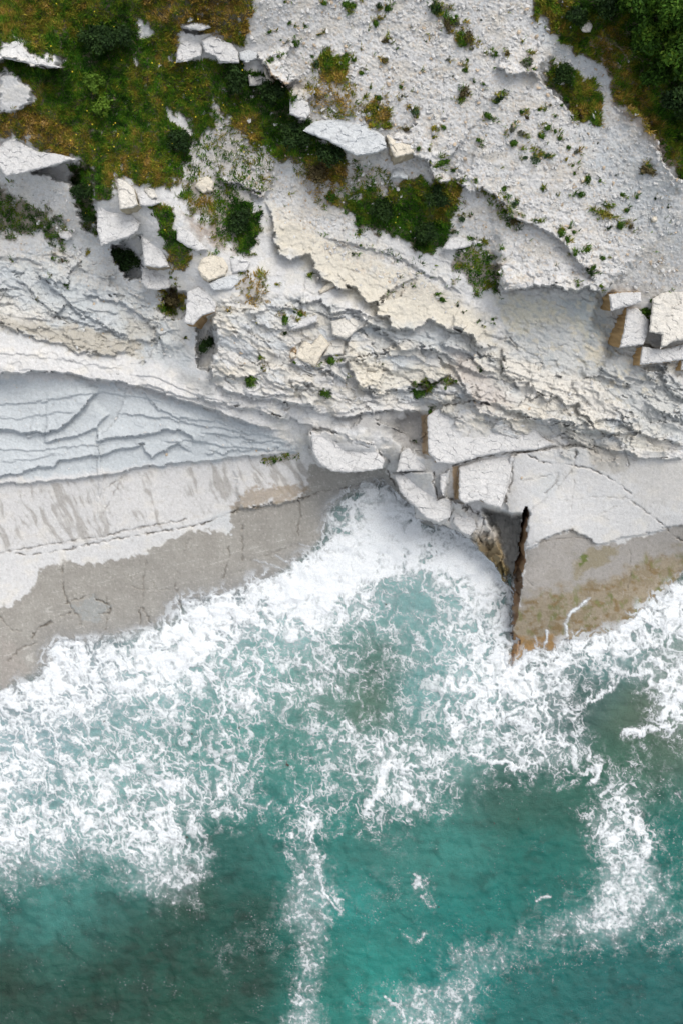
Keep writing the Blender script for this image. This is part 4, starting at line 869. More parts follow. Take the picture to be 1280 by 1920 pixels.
# ------------------------------------------------------------------ rock slabs and boulders lying on or jutting from the cliff
def chaikin_jag(poly, amp, rnd):
    pts = []
    n = len(poly)
    for i in range(n):
        a = poly[i]; b = poly[(i+1) % n]; L = math.hypot(b[0]-a[0], b[1]-a[1]); k = max(1, int(L/4))
        for j in range(k):
            t = j/k; d = amp if j else 0
            pts.append((a[0]+(b[0]-a[0])*t+rnd.uniform(-d, d), a[1]+(b[1]-a[1])*t+rnd.uniform(-d, d)))
    return pts
TONE = {'white':white*.93, 'warm':wwarm, 'cream':C(.54,.50,.42), 'blue':C(.46,.48,.49), 'grey':C(.40,.39,.37)}
def slab(name, label, poly, top, sink=1.2, tone='white', side=(.30,.27,.23), tilt=(0,0), jag=1.0, amp=.05, bev=1.6, group=None, cat='rock', seed=0):
    rnd = random.Random(hash((poly[0], len(poly))) & 0xffff if not seed else seed)
    o = chaikin_jag(poly, jag*.8, rnd); n = len(o)
    cx = sum(p[0] for p in poly)/len(poly); cy = sum(p[1] for p in poly)/len(poly)
    xs = [p[0] for p in o]; ys = [p[1] for p in o]
    bu, bv = np.meshgrid(np.arange(min(xs), max(xs), 1.7), np.arange(min(ys), max(ys), 1.7))
    bu = bu+np.random.default_rng(3).uniform(-.6, .6, bu.shape); sd_ = poly_sd(bu, bv, o); msk = sd_ > 1.2
    pin = list(zip(bu[msk], bv[msk])); allp = [Vector(p) for p in o]+[Vector(p) for p in pin]
    vs, es, fs, ov, oe, of = delaunay_2d_cdt(allp, [], [list(range(n))], 1, .0005)
    pu = np.array([p[0] for p in vs]); pv = np.array([p[1] for p in vs])
    zc = float(base_h(np.array([cx]), np.array([cy]))[0])
    gz = np.array([sample(Z, a, b_) for a, b_ in poly]); z0 = float(np.percentile(sample(Z, np.array(xs), np.array(ys)), 60))
    dist = np.abs(poly_sd(pu, pv, o)); seed_off = rnd.uniform(0, 40)
    def topz(a, b_, d):
        w1, w2, w3 = worley((a+b_*.5)/16+rnd_off, (b_-a*.3)/11, 401)
        f5, e5, _5 = facets((a+b_*.45)/17+rnd_off, (b_-a*.3)/11, 406)
        return (z0+f5*amp*1.1+top+tilt[0]*(a-cx)+tilt[1]*(b_-cy)+fbm(a/14, b_/11, 4, 402)*amp*.6+fbm(a/4, b_/4, 3, 403)*amp*.3
                -np.exp(-d/bev)*.10)
    rnd_off = rnd.uniform(0, 50)
    tz = topz(pu, pv, dist)
    X, Y, ZZ = to_world(pu, pv, tz)
    verts = list(zip(X, Y, ZZ)); cols = []
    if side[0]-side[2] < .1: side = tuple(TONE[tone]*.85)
    tc = TONE[tone]; nn = 1+.16*fbm(pu/5, pv/4, 3, 404)+.10*fbm(pu/24, pv/24, 3, 405)-.22*ss(.28,.5,fbm(pu/7+3, pv/5, 3, 409)); k1, k2, k3 = worley((pu+pv*.4)/34+seed_off, (pv-pu*.3)/24, 411); nn = nn*(1-.30*np.exp(-((k2-k1)/.035)**2)*(k3 > .35))
    tcol = tc[None]*nn[:, None]
    faces = [tuple(f) for f in fs]
    top_idx = len(verts)
    # side walls: three rings, straight down
    rusty = side[0]-side[2] >= .1
    idx = {}
    for k_, l in enumerate(ov):
        for q_ in l: idx[q_] = k_
    ring = [idx.get(i) for i in range(n)]
    ring = [r_ for r_ in ring if r_ is not None]
    zb = float(min(gz.min(), z0)-sink*.5)
    sv, sf = [], []
    nr = len(ring)
    for lv in range(4):
        for i, r_ in enumerate(ring):
            px, py, pz = verts[r_]; t = lv/3.
            jj = 0 if lv == 0 else rnd.uniform(-.05, .05)
            zz = pz*(1-t)+zb*t
            if lv and not rusty:      # weathered undercut: the side runs back under the slab
                fz_ = (H-zz)/(H*K); uu_ = pu[r_]+(cx-pu[r_])*.16*t; vv_ = pv[r_]+(cy-pv[r_])*.16*t
                qx, qy = (uu_-640)*fz_, (960-vv_)*fz_; sv.append((qx+jj*.4, qy+jj*.3, zz))
            else: sv.append((px+jj, py+jj*.6+(.34 if 'brown-sided' in label else .15)*(pz-zz), zz))
    for lv in range(3):
        for i in range(nr):
            a, b_ = lv*nr+i, lv*nr+(i+1) % nr
            sf.append((a, b_, b_+nr, a+nr))
    off = len(verts)
    me = bpy.data.meshes.new(name)
    me.from_pydata([Vector(v) for v in verts]+[Vector(v) for v in sv], [], faces+[tuple(i+off for i in f) for f in sf])
    a = me.color_attributes.new('tint', 'FLOAT_COLOR', 'POINT')
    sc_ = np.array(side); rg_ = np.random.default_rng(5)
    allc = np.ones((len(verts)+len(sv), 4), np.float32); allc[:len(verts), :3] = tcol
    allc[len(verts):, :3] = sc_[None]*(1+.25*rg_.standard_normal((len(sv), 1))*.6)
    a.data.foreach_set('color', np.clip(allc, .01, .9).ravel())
    me.materials.append(M_rock); me.update()
    ob = bpy.data.objects.new(name, me)
    # origin at the thing's base
    ox, oy, oz = to_world(cx, cy, zb)
    co = np.empty(len(me.vertices)*3); me.vertices.foreach_get('co', co); co = co.reshape(-1, 3)-np.array([ox, oy, oz]); me.vertices.foreach_set('co', co.ravel())
    import bmesh as _b
    bm = _b.new(); bm.from_mesh(me); _b.ops.recalc_face_normals(bm, faces=bm.faces); bm.to_mesh(me); bm.free()
    ob.location = (ox, oy, oz); COL.objects.link(ob)
    return tag(ob, label, cat, group)
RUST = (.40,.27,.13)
SL = [
 ('rock_ledge','long thin white rock ledge with a crack line, at the left edge inside the grass',[(-20,92),(0,96),(12,86),(25,76),(35,76),(45,92),(60,106),(90,119),(118,127),(100,127),(60,121),(20,112),(-20,106)],.25,1.2,'white',(.2,.18,.15)),
 ('rock_ledge','white wedge-shaped ledge pointing right over a dark hollow, left edge below the dry grass',[(-20,270),(0,275),(12,262),(30,258),(45,270),(70,284),(105,288),(143,298),(100,311),(60,321),(12,332),(0,315),(-20,310)],.7,1.6,'white',(.2,.18,.16)),
 ('flat_rock','left one of the broken white slabs in the upper grass, beside the dark slot',[(330,118),(334,88),(345,74),(375,69),(381,90),(378,105),(355,114)],.3,.8,'white',(.25,.22,.18)),
 ('flat_rock','widest of the broken white slabs in the upper grass, notched below',[(378,76),(395,63),(410,70),(435,80),(447,97),(449,118),(412,119),(405,106),(385,99)],.35,.8,'white',(.25,.22,.18)),
 ('flat_rock','topmost small slab above the dark slot in the upper grass',[(346,50),(370,38),(390,42),(396,52),(375,58),(355,55)],.3,.6,'white',(.25,.22,.18)),
 ('boulder','small pale boulder wedged between the notched slab and the scree',[(449,98),(468,92),(484,96),(483,111),(462,117),(450,112)],.35,.6,'blue',(.35,.33,.3)),
 ('flat_rock','warm white slab with a pointed top standing in green grass, cracked on its right side',[(219,328),(236,340),(252,354),(259,384),(250,390),(225,393)],.4,.8,'warm',(.34,.3,.22)),
 ('flat_rock','jagged white slab split off right of the pointed slab',[(255,354),(264,351),(280,366),(301,380),(285,387),(262,386)],.3,.7,'white',(.3,.27,.22)),
 ('flat_rock','small square slab above the jagged split slab',[(268,349),(290,355),(296,371),(284,373),(276,366)],.28,.6,'warm',(.3,.27,.22)),
 ('rock_block','blocky white rock corner over the dark round shrub',[(184,382),(200,384),(205,396),(248,400),(262,420),(258,434),(240,445),(190,461),(182,430)],.6,2.2,'white',(.3,.26,.2)),
 ('flat_rock','slanting white slab right of the dark round shrub',[(264,432),(284,428),(298,450),(318,500),(300,503),(272,498),(268,470)],.4,1.8,'white',(.33,.29,.22)),
 ('flat_rock','stepped white slab below the slanting slab',[(268,505),(298,502),(322,520),(318,540),(296,544),(276,543),(266,530)],.3,1.6,'white',(.3,.27,.2)),
 ('flat_rock','white leaning slab at the lower end of the grass tongue',[(331,420),(345,425),(362,440),(390,468),(372,472),(350,462),(332,450)],.35,.8,'white',(.3,.27,.2)),
 ('boulder','large flat cream boulder below the scrubby soil',[(371,503),(380,484),(398,477),(420,482),(428,500),(424,515),(390,528),(378,520)],.4,.7,'cream',(.42,.36,.26)),
 ('flat_rock','bluish white slab under the flat cream boulder',[(390,532),(415,518),(442,512),(453,526),(435,542),(400,545)],.25,.6,'blue',(.3,.28,.25)),
 ('flat_rock','white slab right of the flat cream boulder',[(430,482),(450,478),(470,492),(462,508),(436,512)],.25,.6,'white',(.3,.28,.25)),
 ('rock_block','white block with a rusty left edge above the notch',[(352,548),(372,538),(398,548),(408,560),(404,585),(380,592),(362,610),(345,605),(350,580)],.6,1.6,'white',(.36,.24,.12)),
 ('boulder','cream rounded boulder in the brown scrub',[(366,350),(374,334),(390,330),(401,342),(399,358),(380,362)],.3,.5,'cream',(.42,.36,.28)),
 ('boulder','pale egg-shaped boulder beside the left green plants',[(110,437),(120,431),(132,436),(137,445),(126,451),(114,446)],.3,.4,'white',(.4,.38,.33)),
 ('flat_rock','large weathered white rock with a pointed lower edge over the dark gully',[(568,245),(590,227),(640,222),(690,235),(720,256),(724,278),(705,287),(668,293),(655,287),(635,275),(610,262),(595,257)],.6,1.4,'blue',(.24,.24,.23)),
 ('flat_rock','narrow white slab with a straight left edge right of the weathered rock',[(724,253),(745,265),(770,272),(776,287),(740,296),(733,284)],.35,.8,'cream',(.38,.33,.25)),
 ('flat_rock','small triangular white rock in the grassy dip',[(730,336),(737,318),(748,310),(764,328),(764,337),(748,333)],.35,.5,'blue',(.3,.3,.28)),
 ('flat_rock','small rusty rock flake under the upper scree edge',[(497,120),(508,145),(516,152),(508,158),(500,150),(494,130)],.25,.6,'cream',(.4,.26,.14)),
 ('boulder','grey-white rock piece beside the dark green grass at the scree edge',[(465,140),(485,136),(500,146),(508,160),(468,161)],.25,.5,'grey',(.3,.27,.22)),
 ('flat_rock','white jagged patch of rock between grass and weathered rock',[(544,168),(556,178),(578,192),(582,210),(574,223),(556,220),(543,214)],.3,.7,'white',(.3,.28,.24)),
 ('rock_flake','long tilted flake of rock leaning against the cream plate edge',[(597,545),(612,533),(629,524),(630,535),(615,544),(600,551)],.35,.7,'cream',(.36,.27,.17)),
 ('flat_rock','cream heart-shaped slab lying on the broken ledges',[(552,668),(570,640),(576,642),(584,646),(602,626),(618,645),(604,664),(590,688),(578,681),(566,676)],.4,.6,'cream',(.42,.34,.22)),
 ('flat_rock','square pale slab just right of the heart-shaped slab',[(614,640),(640,634),(646,640),(644,664),(606,668)],.25,.6,'warm',(.36,.33,.28)),
 ('flat_rock','rusty orange stone under the left corner of the heart-shaped slab',[(543,664),(553,656),(554,670),(546,673)],.2,.4,'cream',(.4,.25,.1)),
 ('flat_rock','pale rectangular slab above the square slab',[(620,602),(648,594),(684,598),(690,606),(665,622),(648,636),(624,628)],.3,.6,'warm',(.36,.33,.28)),
 ('flat_rock','long white slab tilted over a grey recess',[(542,604),(570,598),(596,590),(594,603),(570,613),(543,620)],.4,.7,'white',(.3,.29,.27)),
 ('rock_block','first brown-sided block under the scree edge, upper left of its stair',[(1140,552),(1165,548),(1200,548),(1202,566),(1175,575),(1144,583)],.7,1.9,'white',RUST),
 ('rock_block','tallest brown-sided block with a long curved rusty face',[(1174,577),(1195,578),(1215,600),(1214,622),(1205,646),(1160,652),(1168,620)],.8,2.2,'white',RUST),
 ('rock_block','wide white block with a square rusty end face',[(1203,650),(1240,655),(1300,640),(1300,672),(1240,680),(1198,684)],.65,1.9,'white',RUST),
 ('rock_block','small block at the right edge with an orange end',[(1276,676),(1300,672),(1300,694),(1275,694)],.8,1.5,'white',RUST),
 ('flat_rock','broad white plate at the right edge behind the brown-sided blocks',[(1222,560),(1240,549),(1265,546),(1300,544),(1300,636),(1262,640),(1236,655),(1240,628),(1216,622)],.7,1.5,'warm',(.46,.43,.38)),
 ('rock_block','large smooth white block with a tall rusty left face above the sea notch',[(800,782),(815,768),(830,762),(870,758),(905,752),(935,765),(965,785),(1000,798),(1015,820),(1040,833),(1000,844),(955,846),(895,857),(850,871),(818,868),(802,850)],.35,2.4,'white',(.34,.26,.17)),
 ('rock_block','square-cut white block with a rusty left face below the large smooth block',[(859,875),(895,862),(958,851),(958,880),(948,925),(938,952),(918,948),(900,938),(870,944),(859,935)],.35,2.2,'white',(.30,.22,.13)),
 ('rock_block','flat pale block overhanging the cove, its lower edge slanting down to the right',[(738,890),(806,886),(811,905),(819,938),(834,934),(846,943),(843,970),(820,980),(798,972),(776,949),(750,924)],.5,2.0,'white',(.3,.27,.22)),
 ('rock_block','small fractured block at the foot of the overhanging pale block',[(852,950),(870,951),(888,973),(893,990),(880,1004),(862,997),(848,980)],.45,1.6,'white',(.3,.27,.22)),
 ('rock_block','narrow upright slab between two dark slots above the cove',[(824,890),(838,886),(835,910),(830,930),(824,918)],.5,1.2,'white',(.3,.27,.22)),
 ('rock_block','rounded pale blue-white rock mass above the grey nook of the cove',[(583,808),(600,816),(640,827),(700,839),(720,862),(716,879),(690,883),(655,886),(622,884),(598,870),(586,846)],.55,1.8,'white',(.3,.28,.25)),
 ('rock_block','triangular pale block between the rounded rock mass and the rusty face',[(752,848),(765,839),(798,872),(797,882),(742,884)],.4,1.2,'white',(.3,.27,.22)),
 ('boulder','white stone with a dark hollow in the dark thicket, upper right',[(1086,52),(1094,36),(1101,33),(1110,48),(1106,60),(1092,60)],.4,.5,'warm',(.35,.32,.28)),
 ('boulder','small cream boulder alone on the grey scree near the right edge',[(1219,411),(1224,404),(1230,406),(1231,415),(1223,416)],.2,.3,'cream',(.45,.4,.3)),
 ('boulder','low white rock right of the dense grass hollow',[(828,467),(840,448),(860,441),(888,452),(880,462),(845,470)],.3,.6,'white',(.35,.33,.3)),
]
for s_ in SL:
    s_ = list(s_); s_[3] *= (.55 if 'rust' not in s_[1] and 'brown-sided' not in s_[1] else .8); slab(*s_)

# ------------------------------------------------------------------ scree stones (uncountable)
def rock_proto(rnd):
    t = (1+5**.5)/2
    v = np.array([(-1,t,0),(1,t,0),(-1,-t,0),(1,-t,0),(0,-1,t),(0,1,t),(0,-1,-t),(0,1,-t),(t,0,-1),(t,0,1),(-t,0,-1),(-t,0,1)], float)/1.9
    f = np.array([(0,11,5),(0,5,1),(0,1,7),(0,7,10),(0,10,11),(1,5,9),(5,11,4),(11,10,2),(10,7,6),(7,1,8),(3,9,4),(3,4,2),(3,2,6),(3,6,8),(3,8,9),(4,9,5),(2,4,11),(6,2,10),(8,6,7),(9,8,1)])
    return v, f
n_s = 15000
su = RNG.uniform(-10, 1290, n_s*6); sv_ = RNG.uniform(-10, 900, n_s*6)
wgt = sample(scree, su, sv_)*.55+sample(M_str, su, sv_)*.10+.03
wgt *= (1-ss(.4,.9,sample(COVER, su, sv_))*.8)*(.3+ss(-.1,.5,fbm(su/40, sv_/40, 3, 501))*1.4)
k = RNG.random(n_s*6) < wgt; su, sv_ = su[k][:n_s], sv_[k][:n_s]; n_s = len(su)
v0, f0 = rock_proto(random)
size = .014+.085*RNG.random(n_s)**6
sc3 = np.stack([size*RNG.uniform(.7,1.5,n_s), size*RNG.uniform(.6,1.1,n_s), size*RNG.uniform(.4,.8,n_s)], -1)
an = RNG.uniform(0, 6.28, n_s); vv = v0[None]*(1+.25*RNG.standard_normal((n_s, 12, 1)))*sc3[:,None,:]
ca, sa = np.cos(an)[:,None], np.sin(an)[:,None]
X0, Y0, Z0 = to_world(su, sv_, sample(Z, su, sv_))
vx = vv[...,0]*ca-vv[...,1]*sa+X0[:,None]; vy = vv[...,0]*sa+vv[...,1]*ca+Y0[:,None]; vz = vv[...,2]+Z0[:,None]+size[:,None]*.2
cc = np.where(RNG.random(n_s)[:,None] < .12, np.array([[.44,.36,.27]]), np.array([[.50,.50,.49]]))*RNG.uniform(.8,1.1,(n_s,1))
scr = mesh_obj('scree_stones', np.stack([vx, vy, vz], -1).reshape(-1, 3), (f0[None]+12*np.arange(n_s)[:,None,None]).reshape(-1), 3, M_rock, colors=np.repeat(cc, 12, 0), smooth=False)
tag(scr, 'loose pale stones and gravel strewn over the white slope', 'scree', kind='stuff')

# ------------------------------------------------------------------ grass blades
n_g = 1000000
gu_ = RNG.uniform(-30, 1310, n_g); gv_ = RNG.uniform(-30, 890, n_g)
cv_ = sample(COVER, gu_, gv_)
patch = fbm(gu_/15, gv_/15, 3, 601)
k = RNG.random(n_g) < np.clip((cv_-.12)*1.25, 0, 1)*np.where(cv_ > .75, 1, ss(-.15,.35,patch+cv_*.5-.1))
gu_, gv_ = gu_[k], gv_[k]; n_g = len(gu_); cv_ = cv_[k]
print('blades', n_g)
# tone of the sward: dark green, green, olive, straw
TP = [(60,30,2.2),(180,100,.2),(250,60,.5),(100,190,1.0),(60,230,3.0),(100,270,2.8),(30,190,2.2),(200,180,.8),(150,40,1.6),(380,30,2.7),(300,20,2.6),(440,40,2.6),(260,150,1.6),(300,180,1.4),(240,260,1.6),(200,320,2.0),
 (280,300,2.4),(330,270,.6),(230,230,.4),(160,350,.2),(450,160,.0),(500,180,.0),(520,230,.1),(580,280,.1),(430,200,1.3),(560,320,2.6),(600,330,2.9),(470,230,2.6),(330,130,1.8),(380,150,1.2),(310,420,.9),(340,490,2.4),(330,455,.3),
 (440,400,.2),(460,450,.5),(380,400,2.4),(680,390,1.2),(720,400,.3),(800,440,.3),(760,380,.6),(740,360,2.0),(820,380,2.0),(860,350,1.8),(620,120,1.2),(630,150,2.8),(600,180,2.6),(710,230,2.3),(890,500,1.0),
 (1040,30,2.0),(1060,80,1.6),(1120,20,1.0),(1150,80,2.3),(1200,60,.3),(1250,60,.2),(1250,200,.3),(1200,190,2.2),(1050,140,1.4),(1100,190,1.9),(1200,240,2.6),(1265,300,1.3),(40,400,.9),(90,420,.8),(470,550,2.8),(20,120,.8),(120,140,.5),(30,240,2.6)]
tn = np.zeros(n_g); td = np.zeros(n_g)
for a_, b_, t_ in TP:
    w = 1/(((gu_-a_)**2+(gv_-b_)**2)/600.+1)**2; tn += w*t_; td += w
tone = tn/td+fbm(gu_/22, gv_/22, 4, 611)*2.3+RNG.normal(0, .35, n_g)
PAL = np.array([(.010,.038,.003),(.045,.130,.006),(.140,.155,.015),(.30,.185,.035),(.44,.32,.13)])
tcl = np.clip(tone, 0, 3.99); ti = tcl.astype(int); tf = (tcl-ti)[:,None]
gc = PAL[ti]*(1-tf)+PAL[np.minimum(ti+1, 4)]*tf
gc *= RNG.uniform(.6, 1.5, (n_g, 1))*(1+.55*fbm(gu_/9, gv_/9, 3, 612))[:,None]*(1+.4*fbm(gu_/30, gv_/30, 2, 613))[:,None]
length = RNG.uniform(.10, .30, n_g)*(1+.8*fbm(gu_/9, gv_/9, 3, 612))*(.8+.3*np.clip(patch[k], -1, 1)); width = RNG.uniform(.010, .024, n_g)
dirn = fbm(gu_/45, gv_/45, 3, 621)*5+RNG.normal(0, .9, n_g); lean = RNG.uniform(.4, 1.2, n_g)
gx, gy, gz_ = to_world(gu_, gv_, sample(Z, gu_, gv_)-.02)
dx = np.cos(dirn)*np.sin(lean); dy = np.sin(dirn)*np.sin(lean); dz = np.cos(lean)
px_, py_ = -np.sin(dirn), np.cos(dirn)
b0 = np.stack([gx-px_*width, gy-py_*width, gz_], -1); b1 = np.stack([gx+px_*width, gy+py_*width, gz_], -1)
mid = np.stack([gx+dx*length*.5, gy+dy*length*.5, gz_+dz*length*.65], -1); pw = np.stack([px_, py_, px_*0], -1)*width[:,None]*.75
tip = np.stack([gx+dx*length, gy+dy*length, gz_+dz*length*.95], -1)
VB = np.stack([b0, b1, mid+pw, mid-pw, tip], 1).reshape(-1, 3)
bi = 5*np.arange(n_g)[:,None]
F3 = np.concatenate([bi+np.array([[0,1,2]]), bi+np.array([[0,2,3]]), bi+np.array([[3,2,4]])], 1).reshape(-1)
gcol = np.repeat(gc, 5, 0)
# flower heads among the grass
nf = 170; fu = RNG.uniform(0, 900, nf*5); fv = RNG.uniform(0, 520, nf*5)
pr = np.exp(-(((fu-155)/90)**2+((fv-270)/60)**2))+.4*np.exp(-(((fu-300)/90)**2+((fv-200)/90)**2))+.15
kk = (RNG.random(nf*5) < pr*.7) & (sample(COVER, fu, fv) > .4); fu, fv = fu[kk][:nf], fv[kk][:nf]
fx, fy, fz_ = to_world(fu, fv, sample(Z, fu, fv)+.22); r_ = RNG.uniform(.012, .026, len(fu))
FVv = np.stack([np.stack([fx-r_, fy-r_, fz_], -1), np.stack([fx+r_, fy-r_, fz_], -1), np.stack([fx+r_, fy+r_, fz_+.01], -1), np.stack([fx-r_, fy+r_, fz_+.01], -1)], 1).reshape(-1, 3)
o_ = len(VB); fi = o_+4*np.arange(len(fu))[:,None]
FF = np.concatenate([fi+np.array([[0,1,2]]), fi+np.array([[0,2,3]])], 1).reshape(-1)
VB = np.concatenate([VB, FVv]); F3 = np.concatenate([F3, FF]); gcol = np.concatenate([gcol, np.tile([[.62,.48,.03]], (len(FVv), 1))])
grass = mesh_obj('grass', VB, F3, 3, M_grass, colors=gcol, smooth=False)
tag(grass, 'rough green and straw-coloured grass with yellow flowers on the ledges', 'grass', kind='stuff')

# ------------------------------------------------------------------ shrubs and cushion plants
def leaf_cloud(rng, n, lobes, size, pal, flat=.6):
    """leaves spread over and through a set of lobes; lobes = (x,y,z,r)"""
    lob = np.array(lobes); pick = rng.choice(len(lob), n, p=lob[:,3]**2/np.sum(lob[:,3]**2))
    d = rng.standard_normal((n, 3)); d[:,2] = np.abs(d[:,2])*1.1-.15; d /= np.linalg.norm(d, axis=1)[:,None]
    rad = lob[pick,3]*(rng.random(n)**.35)*(1+.22*rng.standard_normal(n))
    c = lob[pick,:3]+d*rad[:,None]*np.array([1,1,flat]); c[:,2] = np.maximum(c[:,2], .01)
    a = rng.standard_normal((n, 3)); a[:,2] *= .5; a /= np.linalg.norm(a, axis=1)[:,None]
    nrm = d+rng.standard_normal((n,3))*.5; b_ = np.cross(nrm, a); b_ /= np.linalg.norm(b_, axis=1)[:,None]+1e-9
    s = size*rng.uniform(.6, 1.5, n)[:,None]
    q_ = np.stack([c-a*s, c+b_*s*.5, c+a*s, c-b_*s*.5], 1).reshape(-1, 3)
    lt = rng.random(len(lob))[pick]; t = np.clip(.5*lt+.5*rng.random(n)+.12*rng.standard_normal(n), 0, .999)*(len(pal)-1)
    i = t.astype(int); f = (t-i)[:,None]; p = np.array(pal); col = (p[i]*(1-f)+p[i+1]*f)*rng.uniform(.75, 1.25, (n,1))
    return q_, np.repeat(col, 4, 0)
def trunk_mesh(rng, h, r, limbs):
    V_, F_ = [], []
    def tube(a, b, r0, r1):
        a = np.array(a, float); b = np.array(b, float); d = b-a; d /= np.linalg.norm(d); u = np.cross(d, [0.3,.9,.1]); u /= np.linalg.norm(u); w = np.cross(d, u); o = len(V_)
        for c, rr_ in ((a, r0), ((a+b)/2+u*r0*.5, (r0+r1)/2), (b, r1)):
            for k in range(6):
                t = k*math.pi/3; V_.append(c+(u*math.cos(t)+w*math.sin(t))*rr_)
        for s in range(2):
            for k in range(6): F_.extend([o+s*6+k, o+s*6+(k+1) % 6, o+s*6+6+(k+1) % 6, o+s*6+6+k])
    tube((0,0,-.2), (0,0,h*.45), r, r*.7)
    for l in limbs: tube((0,0,h*.35), l, r*.55, r*.2)
    return np.array(V_), np.array(F_)
GREEN = [(.012,.034,.005),(.030,.080,.008),(.060,.135,.012),(.13,.20,.020)]
DARK = [(.008,.020,.006),(.018,.042,.010),(.035,.070,.014)]
TEAL = [(.022,.045,.020),(.045,.085,.035),(.075,.12,.05)]
BROWN = [(.05,.038,.022),(.085,.07,.03),(.14,.115,.05)]
YELL = [(.09,.085,.02),(.20,.18,.03),(.36,.30,.05)]
GREY = [(.06,.065,.05),(.11,.12,.09),(.17,.17,.13)]
BRIGHT = [(.05,.10,.012),(.10,.18,.02),(.16,.26,.03)]
PALS = {'green':GREEN, 'dark':DARK, 'teal':TEAL, 'brown':BROWN, 'yellow':YELL, 'grey':GREY, 'bright':BRIGHT}

def shrub(name, label, cat, u, v, rpx, h, n, pal, size=.07, group=None, ex=1.0, seed=0, flat=.7, trunk=True):
    rng = np.random.default_rng(seed+int(u)*7+int(v))
    z0 = float(sample(Z, u, v)); X0, Y0, _ = to_world(u, v, z0); r = rpx/K*(H-z0)/H
    e = bpy.data.objects.new(name, None); e.location = (X0, Y0, z0); COL.objects.link(e); tag(e, label, cat, group)
    k = max(4, int(5+rpx/8)); lobes = [(0,0,h*.5,r*.62)]; limbs = []
    for i in range(k):
        a = rng.uniform(0, 6.28); d = r*rng.uniform(.3, .72); rr_ = r*rng.uniform(.25, .48)
        p = (math.cos(a)*d*ex, math.sin(a)*d/ex, h*rng.uniform(.25, .8)); lobes.append((*p, rr_)); limbs.append(p)
    q_, c_ = leaf_cloud(rng, n, lobes, size, PALS[pal], flat)
    mesh_obj('foliage', q_, np.arange(len(q_)), 4, M_leaf, parent=e, colors=c_, smooth=False)
    if trunk:
        tv, tf_ = trunk_mesh(rng, h, max(.02, r*.07), limbs[:6]); mesh_obj('trunk' if rpx > 22 else 'stem', tv, tf_, 4, M_wood, parent=e)
    return e
BIG = [
 ('tall dense green shrub filling the top right corner of the picture',1245,45,52,2.4,5200,'green',.085),
 ('dense green shrub with yellowish tips left of the corner shrub, at the top edge',1180,22,40,2.0,3600,'green',.08),
 ('broad dark green shrub below the corner shrub, against the right edge',1262,130,46,2.2,4400,'green',.085),
 ('lighter green shrub on the thicket edge, left of the broad dark shrub',1200,95,36,1.7,3000,'green',.08),
 ('dark low shrub at the upper left end of the right-hand thicket',1128,18,30,1.2,2000,'dark',.07),
 ('lowest dense green shrub of the right-hand thicket, against the right edge',1262,205,34,1.6,2800,'dark',.08),
 ('small leafy shrub below the lighter green one in the thicket',1218,155,26,1.2,1800,'green',.075),
 ('green shrub by the right edge where the thicket narrows over pale soil',1284,262,24,1.0,1500,'green',.07),
 ('dark low shrub beside the white stone in the thicket',1075,40,22,.7,1200,'dark',.06),
]
for (lb, u_, v_, r_, h_, n_, p_, s_) in BIG: shrub('shrub', lb, 'shrub', u_, v_, r_, h_, n_, p_, s_, group='shrubs of the thicket in the upper right')
MIDS = [
 ('dark round shrub in the shaded hollow under the blocky white corner',240,492,31,.9,2600,'dark',.055),
 ('brown and green bush in the hollow left of the rusty-edged block',326,562,20,.5,900,'brown',.045),
 ('upright dark green bush inside the narrow notch',389,650,19,.6,1000,'dark',.05),
 ('green bush on the white slab face, tapering up to the right',473,713,18,.4,900,'green',.045),
 ('narrow green bush in the cleft of the lower ledge',613,739,15,.4,700,'green',.04),
 ('green bush on the ledge above the large smooth block',784,740,16,.4,800,'green',.045),
 ('bright broad-leaved shrub in the middle of the upper left grass, upper half',176,158,22,.5,650,'bright',.06),
 ('bright broad-leaved shrub in the upper left grass, lower half of the strip',193,205,20,.5,550,'bright',.06),
 ('dark green shrub at the top of the gully beside the scree edge',450,158,26,.8,1600,'dark',.06),
 ('dark green shrub in the gully right of the gully-top shrub',510,185,28,.8,1700,'dark',.06),
 ('dark green shrub under the weathered rock, left part of the gully foot',560,268,30,.8,1900,'dark',.06),
 ('dark green shrub under the pointed edge of the weathered rock',618,300,26,.7,1400,'dark',.055),
 ('dark brown shrub at the foot of the gully',600,328,22,.5,1100,'brown',.05),
 ('dark green shrub in the left half of the dense grass hollow',715,400,26,.6,1500,'dark',.055),
 ('dark green shrub in the upper right of the dense grass hollow',818,375,24,.5,1200,'dark',.055),
 ('dark green shrub at the lower tip of the dense grass hollow',795,440,26,.6,1400,'dark',.055),
 ('dark shrub in the upper left grass, above the bright leafy strip',190,85,36,.7,2400,'dark',.06),
 ('dark shrub in the upper left grass, right of the one above the leafy strip',235,75,28,.6,1500,'dark',.06),
 ('dark shrub filling the shaded gully left of the blocky corner',158,365,22,.5,1200,'dark',.05),
 ('dark shrub in the lower part of the shaded gully',172,410,15,.4,700,'dark',.05),
 ('dark green shrub beside the scrubby soil, left of the cream plate tip',452,415,28,.6,1600,'dark',.055),
 ('dark shrub at the right end of the upper left grass, by the white scree tongue',338,268,24,.5,1200,'dark',.055),
 ('olive shrub on the grassy island below the upper right scree strip',1050,150,22,.5,1000,'dark',.05),
]
for (lb, u_, v_, r_, h_, n_, p_, s_) in MIDS: shrub('shrub', lb, 'shrub', u_, v_, r_, h_, n_, p_, s_, group='shrubs in the hollows and gullies')

